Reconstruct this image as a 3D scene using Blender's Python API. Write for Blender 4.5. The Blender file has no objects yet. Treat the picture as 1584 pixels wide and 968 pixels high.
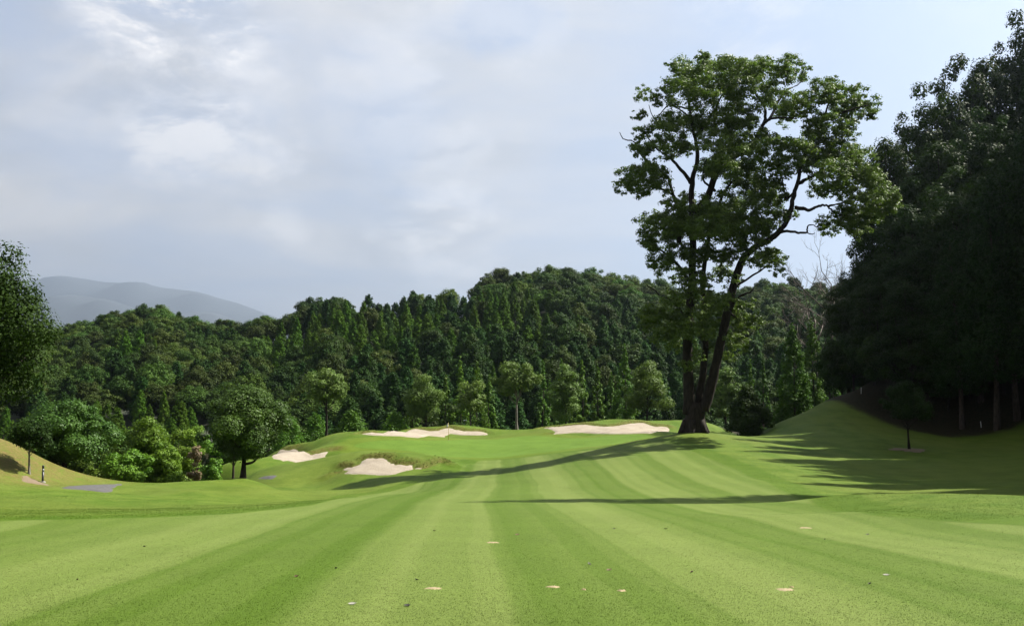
import bpy, math, random
import numpy as np
from mathutils import Vector
from mathutils.geometry import delaunay_2d_cdt

# ------------------------------------------------------------------ camera, sky, sun, exposure
sc = bpy.context.scene
C = sc.collection
EYE = 1.6
F, CX, CY, HOR = 1540.0, 792.0, 484.0, 600.0
PITCH = math.atan((HOR - CY) / F)
cam_d = bpy.data.cameras.new('camera'); cam = bpy.data.objects.new('camera', cam_d); C.objects.link(cam)
cam.location = (0, 0, EYE); cam.rotation_euler = (math.pi / 2 + PITCH, 0, 0)
cam_d.sensor_width = 36; cam_d.lens = 36 * F / 1584; cam_d.clip_start = 0.1; cam_d.clip_end = 40000
sc.camera = cam

SUN_EL, SUN_AZ = math.radians(47), math.radians(67)      # azimuth clockwise from +Y (the view direction)
world = bpy.data.worlds.new('World'); sc.world = world; world.use_nodes = True

def nodes_of(tree):
    tree.nodes.clear()
    N, L = tree.nodes, tree.links
    def n(kind, **kw):
        x = N.new(kind)
        for k, v in kw.items(): setattr(x, k, v)
        return x
    def put(sock, v):
        if isinstance(v, bpy.types.NodeSocket): L.new(v, sock)
        elif v is not None: sock.default_value = v
    def math_(op, a, b=None, c=None, clamp=False):
        x = n('ShaderNodeMath', operation=op, use_clamp=clamp)
        put(x.inputs[0], a)
        if b is not None: put(x.inputs[1], b)
        if c is not None: put(x.inputs[2], c)
        return x.outputs[0]
    def mix(f, a, b, blend='MIX'):
        x = n('ShaderNodeMix', data_type='RGBA', blend_type=blend)
        put(x.inputs[0], f); put(x.inputs[6], a); put(x.inputs[7], b)
        return x.outputs[2]
    def noise(vec, scale, detail=2.0, rough=0.5, dims='3D', w=None, dist=0.0):
        x = n('ShaderNodeTexNoise', noise_dimensions=dims)
        if vec is not None: put(x.inputs['Vector'], vec)
        if w is not None: put(x.inputs['W'], w)
        x.inputs['Scale'].default_value = scale; x.inputs['Detail'].default_value = detail
        x.inputs['Roughness'].default_value = rough; x.inputs['Distortion'].default_value = dist
        return x.outputs[0]
    def rng(v, a, b, c=0.0, d=1.0, smooth=True):
        x = n('ShaderNodeMapRange', interpolation_type='SMOOTHSTEP' if smooth else 'LINEAR')
        put(x.inputs[0], v); x.inputs[1].default_value = a; x.inputs[2].default_value = b
        x.inputs[3].default_value = c; x.inputs[4].default_value = d
        return x.outputs[0]
    return n, put, math_, mix, noise, rng, L

def pixdir(px, row):
    u, v = (px - CX) / F, (CY - row) / F
    d = Vector((u, math.cos(PITCH) - v * math.sin(PITCH), math.sin(PITCH) + v * math.cos(PITCH)))
    return d

def build_sky():
    n, put, math_, mix, noise, rng, L = nodes_of(world.node_tree)
    out = n('ShaderNodeOutputWorld'); bg = n('ShaderNodeBackground'); bg.inputs[1].default_value = 0.054
    L.new(bg.outputs[0], out.inputs[0])
    sky = n('ShaderNodeTexSky', sky_type='NISHITA', sun_disc=False)
    sky.sun_elevation = SUN_EL; sky.sun_rotation = SUN_AZ
    sky.air_density = 1.0; sky.dust_density = 1.6; sky.ozone_density = 1.5
    tc = n('ShaderNodeTexCoord'); sep = n('ShaderNodeSeparateXYZ'); L.new(tc.outputs['Generated'], sep.inputs[0])
    z = math_('MAXIMUM', sep.outputs[2], 0.0)
    den = math_('ADD', z, 0.16)
    cmb = n('ShaderNodeCombineXYZ')
    put(cmb.inputs[0], math_('DIVIDE', sep.outputs[0], den)); put(cmb.inputs[1], math_('DIVIDE', sep.outputs[1], den))
    P = cmb.outputs[0]
    broad = noise(P, 0.42, 4, 0.5, dist=0.4)
    fine = noise(P, 1.25, 8, 0.6, dist=0.5)
    cover = math_('ADD', math_('MULTIPLY', broad, 0.55), math_('MULTIPLY', fine, 0.45))
    cover = rng(cover, 0.36, 0.60)
    # the open blue gap and the brighter cloud heads of this sky
    wn = n('ShaderNodeTexNoise'); put(wn.inputs['Vector'], tc.outputs['Generated']); wn.inputs['Scale'].default_value = 9; wn.inputs['Detail'].default_value = 7; wn.inputs['Roughness'].default_value = .62
    wv = n('ShaderNodeVectorMath', operation='MULTIPLY_ADD'); L.new(wn.outputs['Color'], wv.inputs[0]); wv.inputs[1].default_value = (.16, .16, .16); wv.inputs[2].default_value = (-.08, -.08, -.08)
    wa = n('ShaderNodeVectorMath', operation='ADD'); L.new(tc.outputs['Generated'], wa.inputs[0]); L.new(wv.outputs[0], wa.inputs[1])
    wz = n('ShaderNodeVectorMath', operation='NORMALIZE'); L.new(wa.outputs[0], wz.inputs[0]); warped = wz.outputs[0]
    def lobe(px, row, rad, sharp=0.0):
        d = pixdir(px, row).normalized()
        dp = n('ShaderNodeVectorMath', operation='DOT_PRODUCT')
        L.new(warped, dp.inputs[0]); dp.inputs[1].default_value = d
        c = math.cos(rad / F)
        return rng(dp.outputs['Value'], c, 1 - (1 - c) * sharp, 0, 1)
    gap = None
    for px, row, r, w in ((1330, 200, 430, .8), (1000, 330, 260, .45), (780, 0, 90, .5), (1180, 20, 120, .45), (1450, 90, 260, .5)):
        g = math_('MULTIPLY', lobe(px, row, r), w)
        gap = g if gap is None else math_('MAXIMUM', gap, g)
    cover = math_('SUBTRACT', cover, math_('MULTIPLY', gap, 0.85), clamp=True)
    head = None
    for px, row, r, w in ((270, 25, 190, 1), (290, 195, 130, .8), (410, 258, 60, .6), (130, 170, 120, .35), (620, 140, 170, .45),
                          (420, 360, 70, .4), (690, 360, 110, .55), (1160, 60, 130, .4), (780, 50, 120, .4)):
        g = math_('MULTIPLY', lobe(px, row, r), w)
        head = g if head is None else math_('MAXIMUM', head, g)
    lump = rng(noise(P, 2.6, 9, 0.64, dist=0.35), 0.38, 0.56)
    head = math_('MULTIPLY', head, lump)
    shade = rng(noise(P, 0.95, 8, 0.6, dist=0.6), 0.36, 0.64)
    ccol = mix(shade, (3.35, 3.32, 3.30, 1), (4.75, 4.55, 4.30, 1))
    ccol = mix(head, ccol, (7.4, 7.0, 6.5, 1))
    clear = mix(0.9, sky.outputs[0], (2.55, 2.98, 3.90, 1))
    cov2 = math_('MAXIMUM', math_('MULTIPLY', cover, 0.9), math_('MULTIPLY', head, 0.85))
    col = mix(cov2, clear, ccol)
    low = rng(sep.outputs[2], 0.0, 0.16, 0.8, 0.0)
    col = mix(low, col, (2.75, 2.85, 3.05, 1))
    put(bg.inputs[0], col)
build_sky()

sun_d = bpy.data.lights.new('sun', 'SUN'); sun_d.energy = 5.0; sun_d.angle = math.radians(0.53); sun_d.color = (1.0, 0.95, 0.86)
sun = bpy.data.objects.new('sun', sun_d); C.objects.link(sun); sun.location = (60, 30, 80)
SUNV = Vector((math.sin(SUN_AZ) * math.cos(SUN_EL), math.cos(SUN_AZ) * math.cos(SUN_EL), math.sin(SUN_EL)))
sun.rotation_euler = (-SUNV).to_track_quat('-Z', 'Y').to_euler()
sc.view_settings.view_transform = 'Standard'; sc.view_settings.look = 'None'
sc.view_settings.exposure = 1.75; sc.view_settings.gamma = 1.0; sc.view_settings.use_curve_mapping = False
sc.render.engine = 'CYCLES'
sc.cycles.use_denoising = True
sc.cycles.max_bounces = 6; sc.cycles.diffuse_bounces = 3; sc.cycles.glossy_bounces = 2
sc.cycles.transmission_bounces = 4; sc.cycles.transparent_max_bounces = 4; sc.cycles.volume_bounces = 0

R0 = np.random.default_rng(11)
random.seed(5)

# ------------------------------------------------------------------ object helpers
def tag(o, label=None, cat=None, group=None, kind=None):
    if label: o['label'] = label
    if cat: o['category'] = cat
    if group: o['group'] = group
    if kind: o['kind'] = kind
    return o
def mesh(name, verts, faces, mats=(), smooth=True):
    me = bpy.data.meshes.new(name)
    me.from_pydata([tuple(v) for v in verts], [], [tuple(f) for f in faces]); 
    for m in mats: me.materials.append(m)
    if smooth: me.shade_smooth()
    me.update(); return me
def quad_mesh(name, V, mat, tint=None):
    """V: (n,4,3) array of loose quads"""
    n = len(V); me = bpy.data.meshes.new(name)
    me.vertices.add(n * 4); me.vertices.foreach_set('co', V.astype(np.float32).ravel())
    me.loops.add(n * 4); me.loops.foreach_set('vertex_index', np.arange(n * 4, dtype=np.int32))
    me.polygons.add(n); me.polygons.foreach_set('loop_start', np.arange(0, n * 4, 4, dtype=np.int32))
    try: me.polygons.foreach_set('loop_total', np.full(n, 4, dtype=np.int32))
    except Exception: pass
    if tint is not None:
        a = me.attributes.new('tint', 'FLOAT', 'POINT'); a.data.foreach_set('value', np.repeat(tint, 4).astype(np.float32))
    me.materials.append(mat); me.update(calc_edges=True); return me
def obj(name, me, parent=None, loc=(0, 0, 0)):
    o = bpy.data.objects.new(name, me); C.objects.link(o); o.location = loc
    if parent: o.parent = parent
    return o
def empty(name, loc, rz=0, s=(1, 1, 1)):
    o = bpy.data.objects.new(name, None); C.objects.link(o); o.location = loc; o.rotation_euler = (0, 0, rz); o.scale = s
    o.empty_display_size = 0.3
    return o
def tube(points, radii, sides=8, wob=0.0, rng_=None, cap=True):
    """tapered tube through points -> verts, faces"""
    P = [Vector(p) for p in points]; vs = []; fs = []
    up = Vector((0.31, 0.17, 0.93)).normalized()
    for i, p in enumerate(P):
        t = (P[min(i + 1, len(P) - 1)] - P[max(i - 1, 0)])
        t = t.normalized() if t.length > 1e-6 else Vector((0, 0, 1))
        a = t.cross(Vector((1, 0.05, 0)) if abs(t.x) < 0.8 else Vector((0, 1, 0))).normalized(); b = t.cross(a)
        for k in range(sides):
            an = 2 * math.pi * k / sides
            r = radii[i] * (1 + (wob * (rng_.random() - .5) * 2 if rng_ is not None else 0))
            vs.append(p + a * (math.cos(an) * r) + b * (math.sin(an) * r))
    for i in range(len(P) - 1):
        for k in range(sides):
            k2 = (k + 1) % sides
            fs.append((i * sides + k, i * sides + k2, (i + 1) * sides + k2, (i + 1) * sides + k))
    if cap:
        fs.append(tuple(range(sides))[::-1]); fs.append(tuple((len(P) - 1) * sides + k for k in range(sides)))
    return vs, fs
class MB:
    def __init__(s): s.v = []; s.f = []
    def add(s, vf):
        o = len(s.v); s.v += list(vf[0]); s.f += [tuple(i + o for i in f) for f in vf[1]]
    def box(s, c, d):
        c = Vector(c); x, y, z = d[0] / 2, d[1] / 2, d[2] / 2
        v = [c + Vector((i * x, j * y, k * z)) for i in (-1, 1) for j in (-1, 1) for k in (-1, 1)]
        s.add((v, [(0, 1, 3, 2), (4, 6, 7, 5), (0, 4, 5, 1), (2, 3, 7, 6), (0, 2, 6, 4), (1, 5, 7, 3)]))
    def mesh(s, name, mat, smooth=True): return mesh(name, s.v, s.f, [mat], smooth)
def refine(pts, n=3):
    """Catmull-Rom refinement of a polyline"""
    P = [Vector(p) for p in pts]
    if len(P) < 3: return P
    out = []
    for i in range(len(P) - 1):
        p0, p1, p2, p3 = P[max(i - 1, 0)], P[i], P[i + 1], P[min(i + 2, len(P) - 1)]
        for k in range(n):
            t = k / n
            out.append(0.5 * ((2 * p1) + (p2 - p0) * t + (2 * p0 - 5 * p1 + 4 * p2 - p3) * t * t + (3 * p1 - p0 - 3 * p2 + p3) * t ** 3))
    out.append(P[-1]); return out

# ------------------------------------------------------------------ materials
def mat(name):
    m = bpy.data.materials.new(name); m.use_nodes = True
    return m, nodes_of(m.node_tree)
def bsdf_out(n, L, **kw):
    out = n('ShaderNodeOutputMaterial'); b = n('ShaderNodeBsdfPrincipled'); L.new(b.outputs[0], out.inputs[0])
    for k, v in kw.items(): b.inputs[k.replace('_', ' ')].default_value = v
    return b, out
def leaf_mat(name, a, b, trans=0.28, rough=0.6, spec=0.2, var=0.25, hue=0.0):
    m, (n, put, math_, mix, noise, rng, L) = mat(name)
    out = n('ShaderNodeOutputMaterial'); p = n('ShaderNodeBsdfPrincipled'); t = n('ShaderNodeBsdfTranslucent'); ms = n('ShaderNodeMixShader')
    at = n('ShaderNodeAttribute', attribute_name='tint')
    oi = n('ShaderNodeObjectInfo')
    col = mix(at.outputs['Fac'], (*a, 1), (*b, 1))
    hs = n('ShaderNodeHueSaturation')
    put(hs.inputs['Color'], col)
    put(hs.inputs['Value'], math_('ADD', 1 - var, math_('MULTIPLY', oi.outputs['Random'], 2 * var)))
    put(hs.inputs['Hue'], math_('ADD', 0.5 - hue, math_('MULTIPLY', math_('FRACT', math_('MULTIPLY', oi.outputs['Random'], 7.31)), 2 * hue)))
    c = hs.outputs[0]
    put(p.inputs['Base Color'], c); p.inputs['Roughness'].default_value = rough; p.inputs['Specular IOR Level'].default_value = spec
    tcol = mix(1.0, c, (1.08, 1.2, 0.55, 1), 'MULTIPLY'); put(t.inputs[0], tcol)
    ms.inputs[0].default_value = trans
    L.new(p.outputs[0], ms.inputs[1]); L.new(t.outputs[0], ms.inputs[2]); L.new(ms.outputs[0], out.inputs[0])
    return m
def bark_mat(name, a, b, scale=6):
    m, (n, put, math_, mix, noise, rng, L) = mat(name)
    p, out = bsdf_out(n, L, Roughness=0.9); p.inputs['Specular IOR Level'].default_value = 0.15
    tc = n('ShaderNodeTexCoord'); mp = n('ShaderNodeMapping'); mp.inputs['Scale'].default_value = (1, 1, 0.25); L.new(tc.outputs['Object'], mp.inputs[0])
    nz = noise(mp.outputs[0], scale, 6, 0.65)
    put(p.inputs['Base Color'], mix(rng(nz, 0.35, 0.65), (*a, 1), (*b, 1)))
    bp = n('ShaderNodeBump'); bp.inputs['Strength'].default_value = 0.8; bp.inputs['Distance'].default_value = 0.05; put(bp.inputs['Height'], nz); L.new(bp.outputs[0], p.inputs['Normal'])
    return m
M = {}
M['camphor'] = leaf_mat('camphor_leaf', (.042, .078, .012), (.115, .165, .036), .32, .5, .12, .0)
M['round'] = leaf_mat('round_tree_leaf', (.022, .055, .007), (.060, .108, .018), .22, .5, .10, .10, .01)
M['pale'] = leaf_mat('pale_tree_leaf', (.054, .098, .018), (.110, .162, .038), .25, .55, .08, .10, .008)
M['shrub'] = leaf_mat('shrub_leaf', (.050, .105, .009), (.115, .180, .020), .30, .5, .08, .2, .02)
M['dry'] = leaf_mat('dry_leaf', (.12, .085, .045), (.19, .14, .085), .25, .6, .2, .1, .01)
M['forest'] = leaf_mat('forest_leaf', (.020, .044, .006), (.056, .088, .015), .22, .6, .05, .38, .025)
M['cedar'] = leaf_mat('cedar_needle', (.020, .052, .003), (.058, .112, .008), .22, .6, .05, .25, .012)
M['cypress'] = leaf_mat('cypress_needle', (.009, .030, .005), (.028, .062, .010), .18, .6, .05, .25, .012)
M['pine'] = leaf_mat('pine_needle', (.036, .088, .008), (.078, .145, .016), .30, .55, .08, .12, .01)
M['dark'] = leaf_mat('evergreen_leaf', (.008, .021, .003), (.025, .046, .007), .2, .6, .05, .2, .012)
M['evergreen'] = leaf_mat('evergreen_hill_leaf', (.014, .031, .005), (.040, .060, .011), .2, .6, .05, .32, .025)
M['edge'] = leaf_mat('edge_tree_leaf', (.009, .022, .003), (.027, .048, .007), .14, .6, .04, 0, 0)
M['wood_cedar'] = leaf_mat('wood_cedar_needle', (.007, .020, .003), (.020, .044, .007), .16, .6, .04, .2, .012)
M['bark'] = bark_mat('dark_bark', (.009, .007, .005), (.026, .021, .015))
M['pale_bark'] = bark_mat('pale_bark', (.08, .072, .06), (.17, .155, .13))
M['cedar_bark'] = bark_mat('cedar_bark', (.020, .015, .011), (.048, .036, .027))
M['bare_bark'] = bark_mat('bare_bark', (.08, .065, .055), (.15, .13, .11))

# ------------------------------------------------------------------ terrain
def P3(px, row, d):
    v = pixdir(px, row); v = v * (d / v.y); return (v.x, v.y, v.z + EYE)
CP = []
for d in (-12, 0, 6, 12, 18, 24, 30, 36, 42, 50):
    for x in (-11, -4, 3, 9.5):
        if x == -11 and d > 24: continue
        if x == 9.5 and d > 36: continue
        CP.append((x, d, -.07 * d if d > 0 else -.05 * d))
for d, z in ((60, -5.7), (70, -6.25), (80, -6.75), (92, -6.95), (105, -6.9)):
    CP.append((-2.5, d, z + EYE))
PX = [
 # left rough, boundary and hollow, mound, path
 (0, 806, 25), (115, 803, 25.5), (240, 799, 27), (0, 786, 37), (100, 786, 39), (200, 786, 41), (330, 781, 45), (420, 778, 50), (0, 765, 46), (200, 770, 50),
 (300, 760, 60), (400, 757, 69), (330, 742, 73), (375, 739, 75), (250, 748, 70), (200, 756, 66), (140, 760, 57), (140, 750, 61), (95, 746, 61), (65, 746, 59),
 (0, 742, 55), (0, 702, 60), (0, 677, 65), (60, 706, 67), (110, 735, 64), (480, 770, 76), (430, 757, 79), (420, 741, 85), (500, 745, 84), (560, 746, 77),
 (640, 741, 72), (600, 760, 66), (540, 775, 58), (520, 726, 87), (440, 722, 96), (400, 728, 93), (330, 728, 99),
 # front bunker and its hump, left bunker
 (585, 735, 82.5), (530, 733, 84), (640, 725, 84), (590, 712, 87), (560, 697, 92.5), (620, 700, 92), (655, 704, 89), (680, 721, 86), (700, 714, 92),
 (470, 713, 103), (480, 699, 109), (430, 710, 106), (490, 686, 115), (540, 681, 122), (600, 690, 108), (450, 692, 121),
 # green
 (692, 681, 128), (600, 682, 126), (780, 678, 126), (850, 696, 100), (900, 675, 119), (1000, 676, 110), (740, 708, 98), (800, 690, 110),
 # back bunkers and ridge
 (650, 674, 137), (650, 665, 142), (650, 661.5, 146), (560, 669, 138), (505, 679, 131), (750, 672, 136), (720, 661, 144), (800, 664, 143), (760, 664.5, 143), (870, 671, 121), (935, 670, 119), (1000, 669, 117),
 (935, 659, 124), (870, 659.5, 130), (945, 651.5, 131), (1000, 652, 131), (1090, 653, 131), (1040, 668, 113),
 # tree mound
 (1072, 668, 88), (1112, 672, 87), (1150, 685, 82), (1000, 691, 80), (950, 701, 76), (900, 722, 67), (900, 742, 57), (1000, 742, 55), (1100, 721, 65), (1100, 691, 78),
 (1190, 695, 79), (1200, 724, 64), (1190, 745, 54), (1040, 672, 89),
 # right rough with its fold
 (1400, 763, 33.5), (1500, 767, 31), (1584, 774, 29), (1300, 766, 37), (1290, 792, 28), (1584, 812, 22.5), (1240, 768, 44.5), (1415, 801, 25),
 (1250, 741, 59), (1250, 716, 71), (1250, 692, 85), (1250, 661, 100), (1250, 634, 112), (1200, 656, 108), (1150, 678, 99), (1330, 601, 119), (1330, 640, 106), (1330, 680, 91), (1350, 588, 121), (1385, 572, 123), (1290, 614, 115),
 (1400, 741, 65), (1400, 700, 84), (1408, 695, 86), (1480, 668, 100), (1535, 667, 98), (1584, 667, 95), (1584, 721, 69), (1584, 761, 52), (1430, 640, 107), (1420, 760, 54),
]
for p in PX: CP.append(P3(*p))
CP += [(x, y, z + EYE) for x, y, z in (
 (13, 40, -4.75), (17, 42, -5.2), (21, 41, -5.1), (30, 45, -5.0), (28, 30, -3.6), (40, 10, -1.8), (40, 30, -3.6), (45, 50, -4.0), (50, 70, -3.6), (60, 30, -1), (70, 60, 1),
 (60, 95, 0.5), (54, 112, 5), (66, 112, 9), (80, 100, 12), (95, 70, 11), (80, 130, 17), (60, 130, 7), (48, 128, 1), (38, 132, -5.0), (28, 118, -7.0), (33, 130, -6.5), (24, 108, -6.4), (19, 100, -5.6),
 (45, 150, -7), (60, 160, -4), (90, 160, 10), (110, 120, 20), (110, 40, 8), (60, 0, 0), (110, 0, 3), (30, 0, -1.0), (35, -12, -0.5),
 (-30, 10, -2.6), (-30, 0, -1.8), (-45, 10, -2.2), (-28, 24, -3.6), (-45, 30, -2.6), (-40, 45, -2.4), (-50, 60, -1.6), (-42, 70, -4.0), (-60, 80, -6), (-34, 80, -9), (-27, 74, -8.0),
 (-24, 82, -9.6), (-31, 95, -13), (-26, 108, -11.5), (-45, 100, -14), (-70, 110, -16), (-90, 60, -6), (-90, 20, -2), (-24, 125, -11), (-40, 130, -15), (-30, 150, -15),
 (-13, 157, -9), (0, 153, -7.2), (10, 152, -7.2), (20, 148, -6.6), (-14, 165, -13), (0, 170, -11), (20, 170, -10.5), (40, 175, -10), (-60, 170, -18), (90, 180, -2), (0, 190, -13), (-40, 190, -17), (50, 190, -11))]
CP = np.array(CP)
def tps_k(r2): return 0.5 * r2 * np.log(np.maximum(r2, 1e-9))
def fit():
    n = len(CP); X = CP[:, :2] / 100
    K = tps_k(((X[:, None] - X[None]) ** 2).sum(-1)) + np.eye(n) * 2.0e-5
    Pm = np.c_[np.ones(n), X]
    A = np.zeros((n + 3, n + 3)); A[:n, :n] = K; A[:n, n:] = Pm; A[n:, :n] = Pm.T
    return np.linalg.solve(A, np.r_[CP[:, 2], 0, 0, 0]), X
TW, TX = fit()
def tps(x, y):
    x = np.asarray(x, float); y = np.asarray(y, float); sh = x.shape; q = np.c_[x.ravel(), y.ravel()] / 100; out = np.empty(len(q))
    for i in range(0, len(q), 20000):
        s = q[i:i + 20000]
        out[i:i + 20000] = tps_k(((s[:, None] - TX[None]) ** 2).sum(-1)) @ TW[:-3] + TW[-3] + s @ TW[-2:]
    return out.reshape(sh)
SKY_PX = [-900, -300, 0, 80, 130, 190, 230, 280, 330, 380, 440, 470, 500, 560, 590, 610, 640, 680, 715, 735, 780, 820, 865, 900, 950, 1000, 1060, 1130, 1200, 1250, 1320, 1600, 2300]
SKY_ROW = [520, 515, 515, 508, 490, 471, 469, 480, 491, 489, 482, 464, 454, 453, 462, 462, 448, 444, 452, 430, 410, 412, 403, 413, 420, 425, 438, 440, 427, 432, 425, 430, 440]
def ss(a, b, t):
    t = np.clip((t - a) / (b - a), 0, 1); return t * t * (3 - 2 * t)
def far_h(x, y):
    yy = np.maximum(y, 60.0); p = CX + F * x / yy
    dr = 395 + 35 * np.sin(p * 0.006 + 1.0) + 25 * ss(650, 800, p)
    row = np.interp(p, SKY_PX, SKY_ROW)
    zr = EYE + (HOR - row) * dr / F - 11.0
    zt = np.where(p < 500, -17.0, -12.5) + 1.6
    t = (yy - 185) / (dr - 185)
    up = zt + (zr - zt) * np.clip(t, 0, 1) ** 0.95
    over = zr - 0.16 * np.maximum(yy - dr, 0)
    return np.maximum(np.where(t <= 1, up, over), -28.0)
def base_h(x, y):
    x = np.asarray(x, float); y = np.asarray(y, float)
    near = tps(np.clip(x, -130, 140), np.clip(y, -14, 195))
    near = np.where(x > 140, near + 0.0 * x, near)
    w = ss(158, 195, y)
    return near * (1 - w) + far_h(x, y) * w
def hit(px, row, hf=base_h, d0=4.0, d1=200.0):
    v = pixdir(px, row); ys = np.geomspace(d0, d1, 1400); t = ys / v.y
    g = EYE + v.z * t - hf(v.x * t, ys)
    k = np.argmax(g <= 0)
    if g[k] > 0: k = len(ys) - 1
    return (v.x * t[k], ys[k])
def hits(pts): return np.array([hit(*p) for p in pts])
def smooth_poly(P, n=4):
    P = np.asarray(P); m = len(P); out = []
    for i in range(m):
        p0, p1, p2, p3 = P[i - 1], P[i], P[(i + 1) % m], P[(i + 2) % m]
        for k in range(n):
            t = k / n
            out.append(0.5 * (2 * p1 + (p2 - p0) * t + (2 * p0 - 5 * p1 + 4 * p2 - p3) * t * t + (3 * p1 - p0 - 3 * p2 + p3) * t ** 3))
    return np.array(out)
def sdist(x, y, poly):
    """signed distance (positive inside) to a closed polygon, and the outward edge normal's y at the closest edge"""
    q = np.c_[np.ravel(x), np.ravel(y)]; a = poly; b = np.roll(poly, -1, 0)
    best = np.full(len(q), 1e9); ny = np.zeros(len(q)); inside = np.zeros(len(q), bool)
    area = 0.5 * np.sum(a[:, 0] * b[:, 1] - b[:, 0] * a[:, 1]); sg = 1 if area > 0 else -1
    for (ax, ay), (bx, by) in zip(a, b):
        ex, ey = bx - ax, by - ay; l2 = ex * ex + ey * ey + 1e-12
        t = np.clip(((q[:, 0] - ax) * ex + (q[:, 1] - ay) * ey) / l2, 0, 1)
        d = np.hypot(q[:, 0] - ax - t * ex, q[:, 1] - ay - t * ey)
        m = d < best; best[m] = d[m]; ny[m] = -ex / math.sqrt(l2) * sg
        c = ((ay > q[:, 1]) != (by > q[:, 1])); 
        xi = ax + (q[:, 1] - ay) / (ey if abs(ey) > 1e-12 else 1e-12) * ex
        inside ^= c & (q[:, 0] < xi)
    return np.where(inside, best, -best), ny
BUNK = {
 'front': [(524, 732.5), (533, 731), (536, 729), (527, 727), (527, 725), (545, 723.8), (555, 720), (562, 714), (575, 712.2), (594, 711.5), (604, 716), (612, 719), (625, 720.2), (638, 721), (641, 724.5), (655, 725), (672, 722.5), (681, 720.3), (682, 721.2), (668, 724.5), (650, 726), (635, 727.5), (620, 731), (605, 734), (565, 734.8), (535, 734.8)],
 'left': [(419, 706), (428, 702), (445, 697.5), (462, 696.5), (475, 699), (500, 699), (522, 696.8), (518, 701), (505, 705), (480, 711), (455, 714.5), (430, 714.5), (432, 711)],
 'back_left': [(558, 671.5), (575, 669.5), (600, 667.5), (630, 666), (668, 667), (690, 664.4), (705, 665.5), (722, 667.5), (745, 668), (756, 672), (738, 673.5), (712, 673), (690, 674.5), (660, 675.2), (620, 675.2), (580, 674)],
 'back_right': [(841, 662.5), (860, 661), (880, 659.3), (905, 657.5), (920, 658.6), (935, 660), (955, 659), (975, 656.5), (995, 656.2), (1012, 659.5), (1030, 661), (1036, 667), (1015, 669.6), (985, 670.4), (940, 671), (900, 670.2), (870, 671), (852, 671.2), (858, 668)],
}
BP = {}
for k, p in BUNK.items():
    BP[k] = smooth_poly(hits(p), 3)
def lump(x, y, cx, cy, rx, ry, h): return h * np.exp(-(((x - cx) / rx) ** 2 + ((y - cy) / ry) ** 2))
LUMPS = [(*hit(560, 716), 1.5, 1.3, .15), (*hit(662, 715), 2.0, 1.4, .30), (*hit(625, 704), 3.5, 1.6, .12), (*hit(720, 662.5), 3.2, 2.0, .40), (*hit(640, 662.5), 4.0, 2.0, .18), (*hit(955, 653), 4.0, 2.0, .40), (*hit(880, 657), 2.5, 2.0, .2), (*hit(300, 756), 5, 4, .35), (*hit(420, 765), 4, 4, .2)]
def ground_h(x, y):
    x = np.asarray(x, float); y = np.asarray(y, float)
    z = base_h(x, y)
    sh = z.shape; zf = z.ravel().copy(); xf = np.broadcast_to(x, sh).ravel(); yf = np.broadcast_to(y, sh).ravel()
    for k, poly in BP.items():
        lo = poly.min(0) - 4; hi = poly.max(0) + 4
        m = (xf > lo[0]) & (xf < hi[0]) & (yf > lo[1]) & (yf < hi[1])
        if not m.any(): continue
        s, ny = sdist(xf[m], yf[m], poly)
        lip = 0.28 if k == 'front' else 0.20
        add = np.where(s > 0, -0.06 * ss(0, 1.2, s), lip * np.clip(ny * 1.4, 0, 1) * np.exp(-((-s - .9) / .8) ** 2))
        zf[m] += add
    for L_ in LUMPS: zf += lump(xf, yf, *L_)
    # small undulation of the turf
    zf += (0.035 * np.sin(xf * .9 + 1.3 * np.sin(yf * .31)) * np.sin(yf * .47 + .8 * np.sin(xf * .37))) * ss(20, 60, yf) * (1 + 2.2 * ss(-9, -14, xf) * ss(36, 46, yf) * (1 - ss(74, 84, yf)))
    return zf.reshape(sh)
def gz(x, y): return float(ground_h(np.array([x]), np.array([y]))[0])
def at(px, row): x, y = hit(px, row, base_h); return (x, y, gz(x, y))
def at_d(px, d):
    x = (px - CX) / F * d; return (x, d, gz(x, d))

FAIR = np.r_[np.array([(-14.5, -14), (-14, 10)]), hits([(0, 805), (115, 803), (235, 800), (364, 794), (485, 781), (555, 768), (630, 753), (690, 737), (715, 722), (740, 712), (800, 708), (870, 700), (960, 690), (1030, 681), (1052, 690), (1080, 701),
     (1130, 721), (1180, 743), (1225, 764), (1238, 772), (1262, 782), (1290, 791), (1350, 797), (1415, 802), (1500, 808), (1583, 812)]), np.array([(13.5, 10), (14, -14)])]
GREEN = smooth_poly(hits([(553, 692), (557, 685), (600, 681.5), (700, 681), (780, 678), (850, 676), (950, 673.5), (1005, 674), (1000, 678), (950, 687), (870, 696), (800, 704), (740, 708), (690, 706), (640, 699), (600, 695)]), 3)

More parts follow.
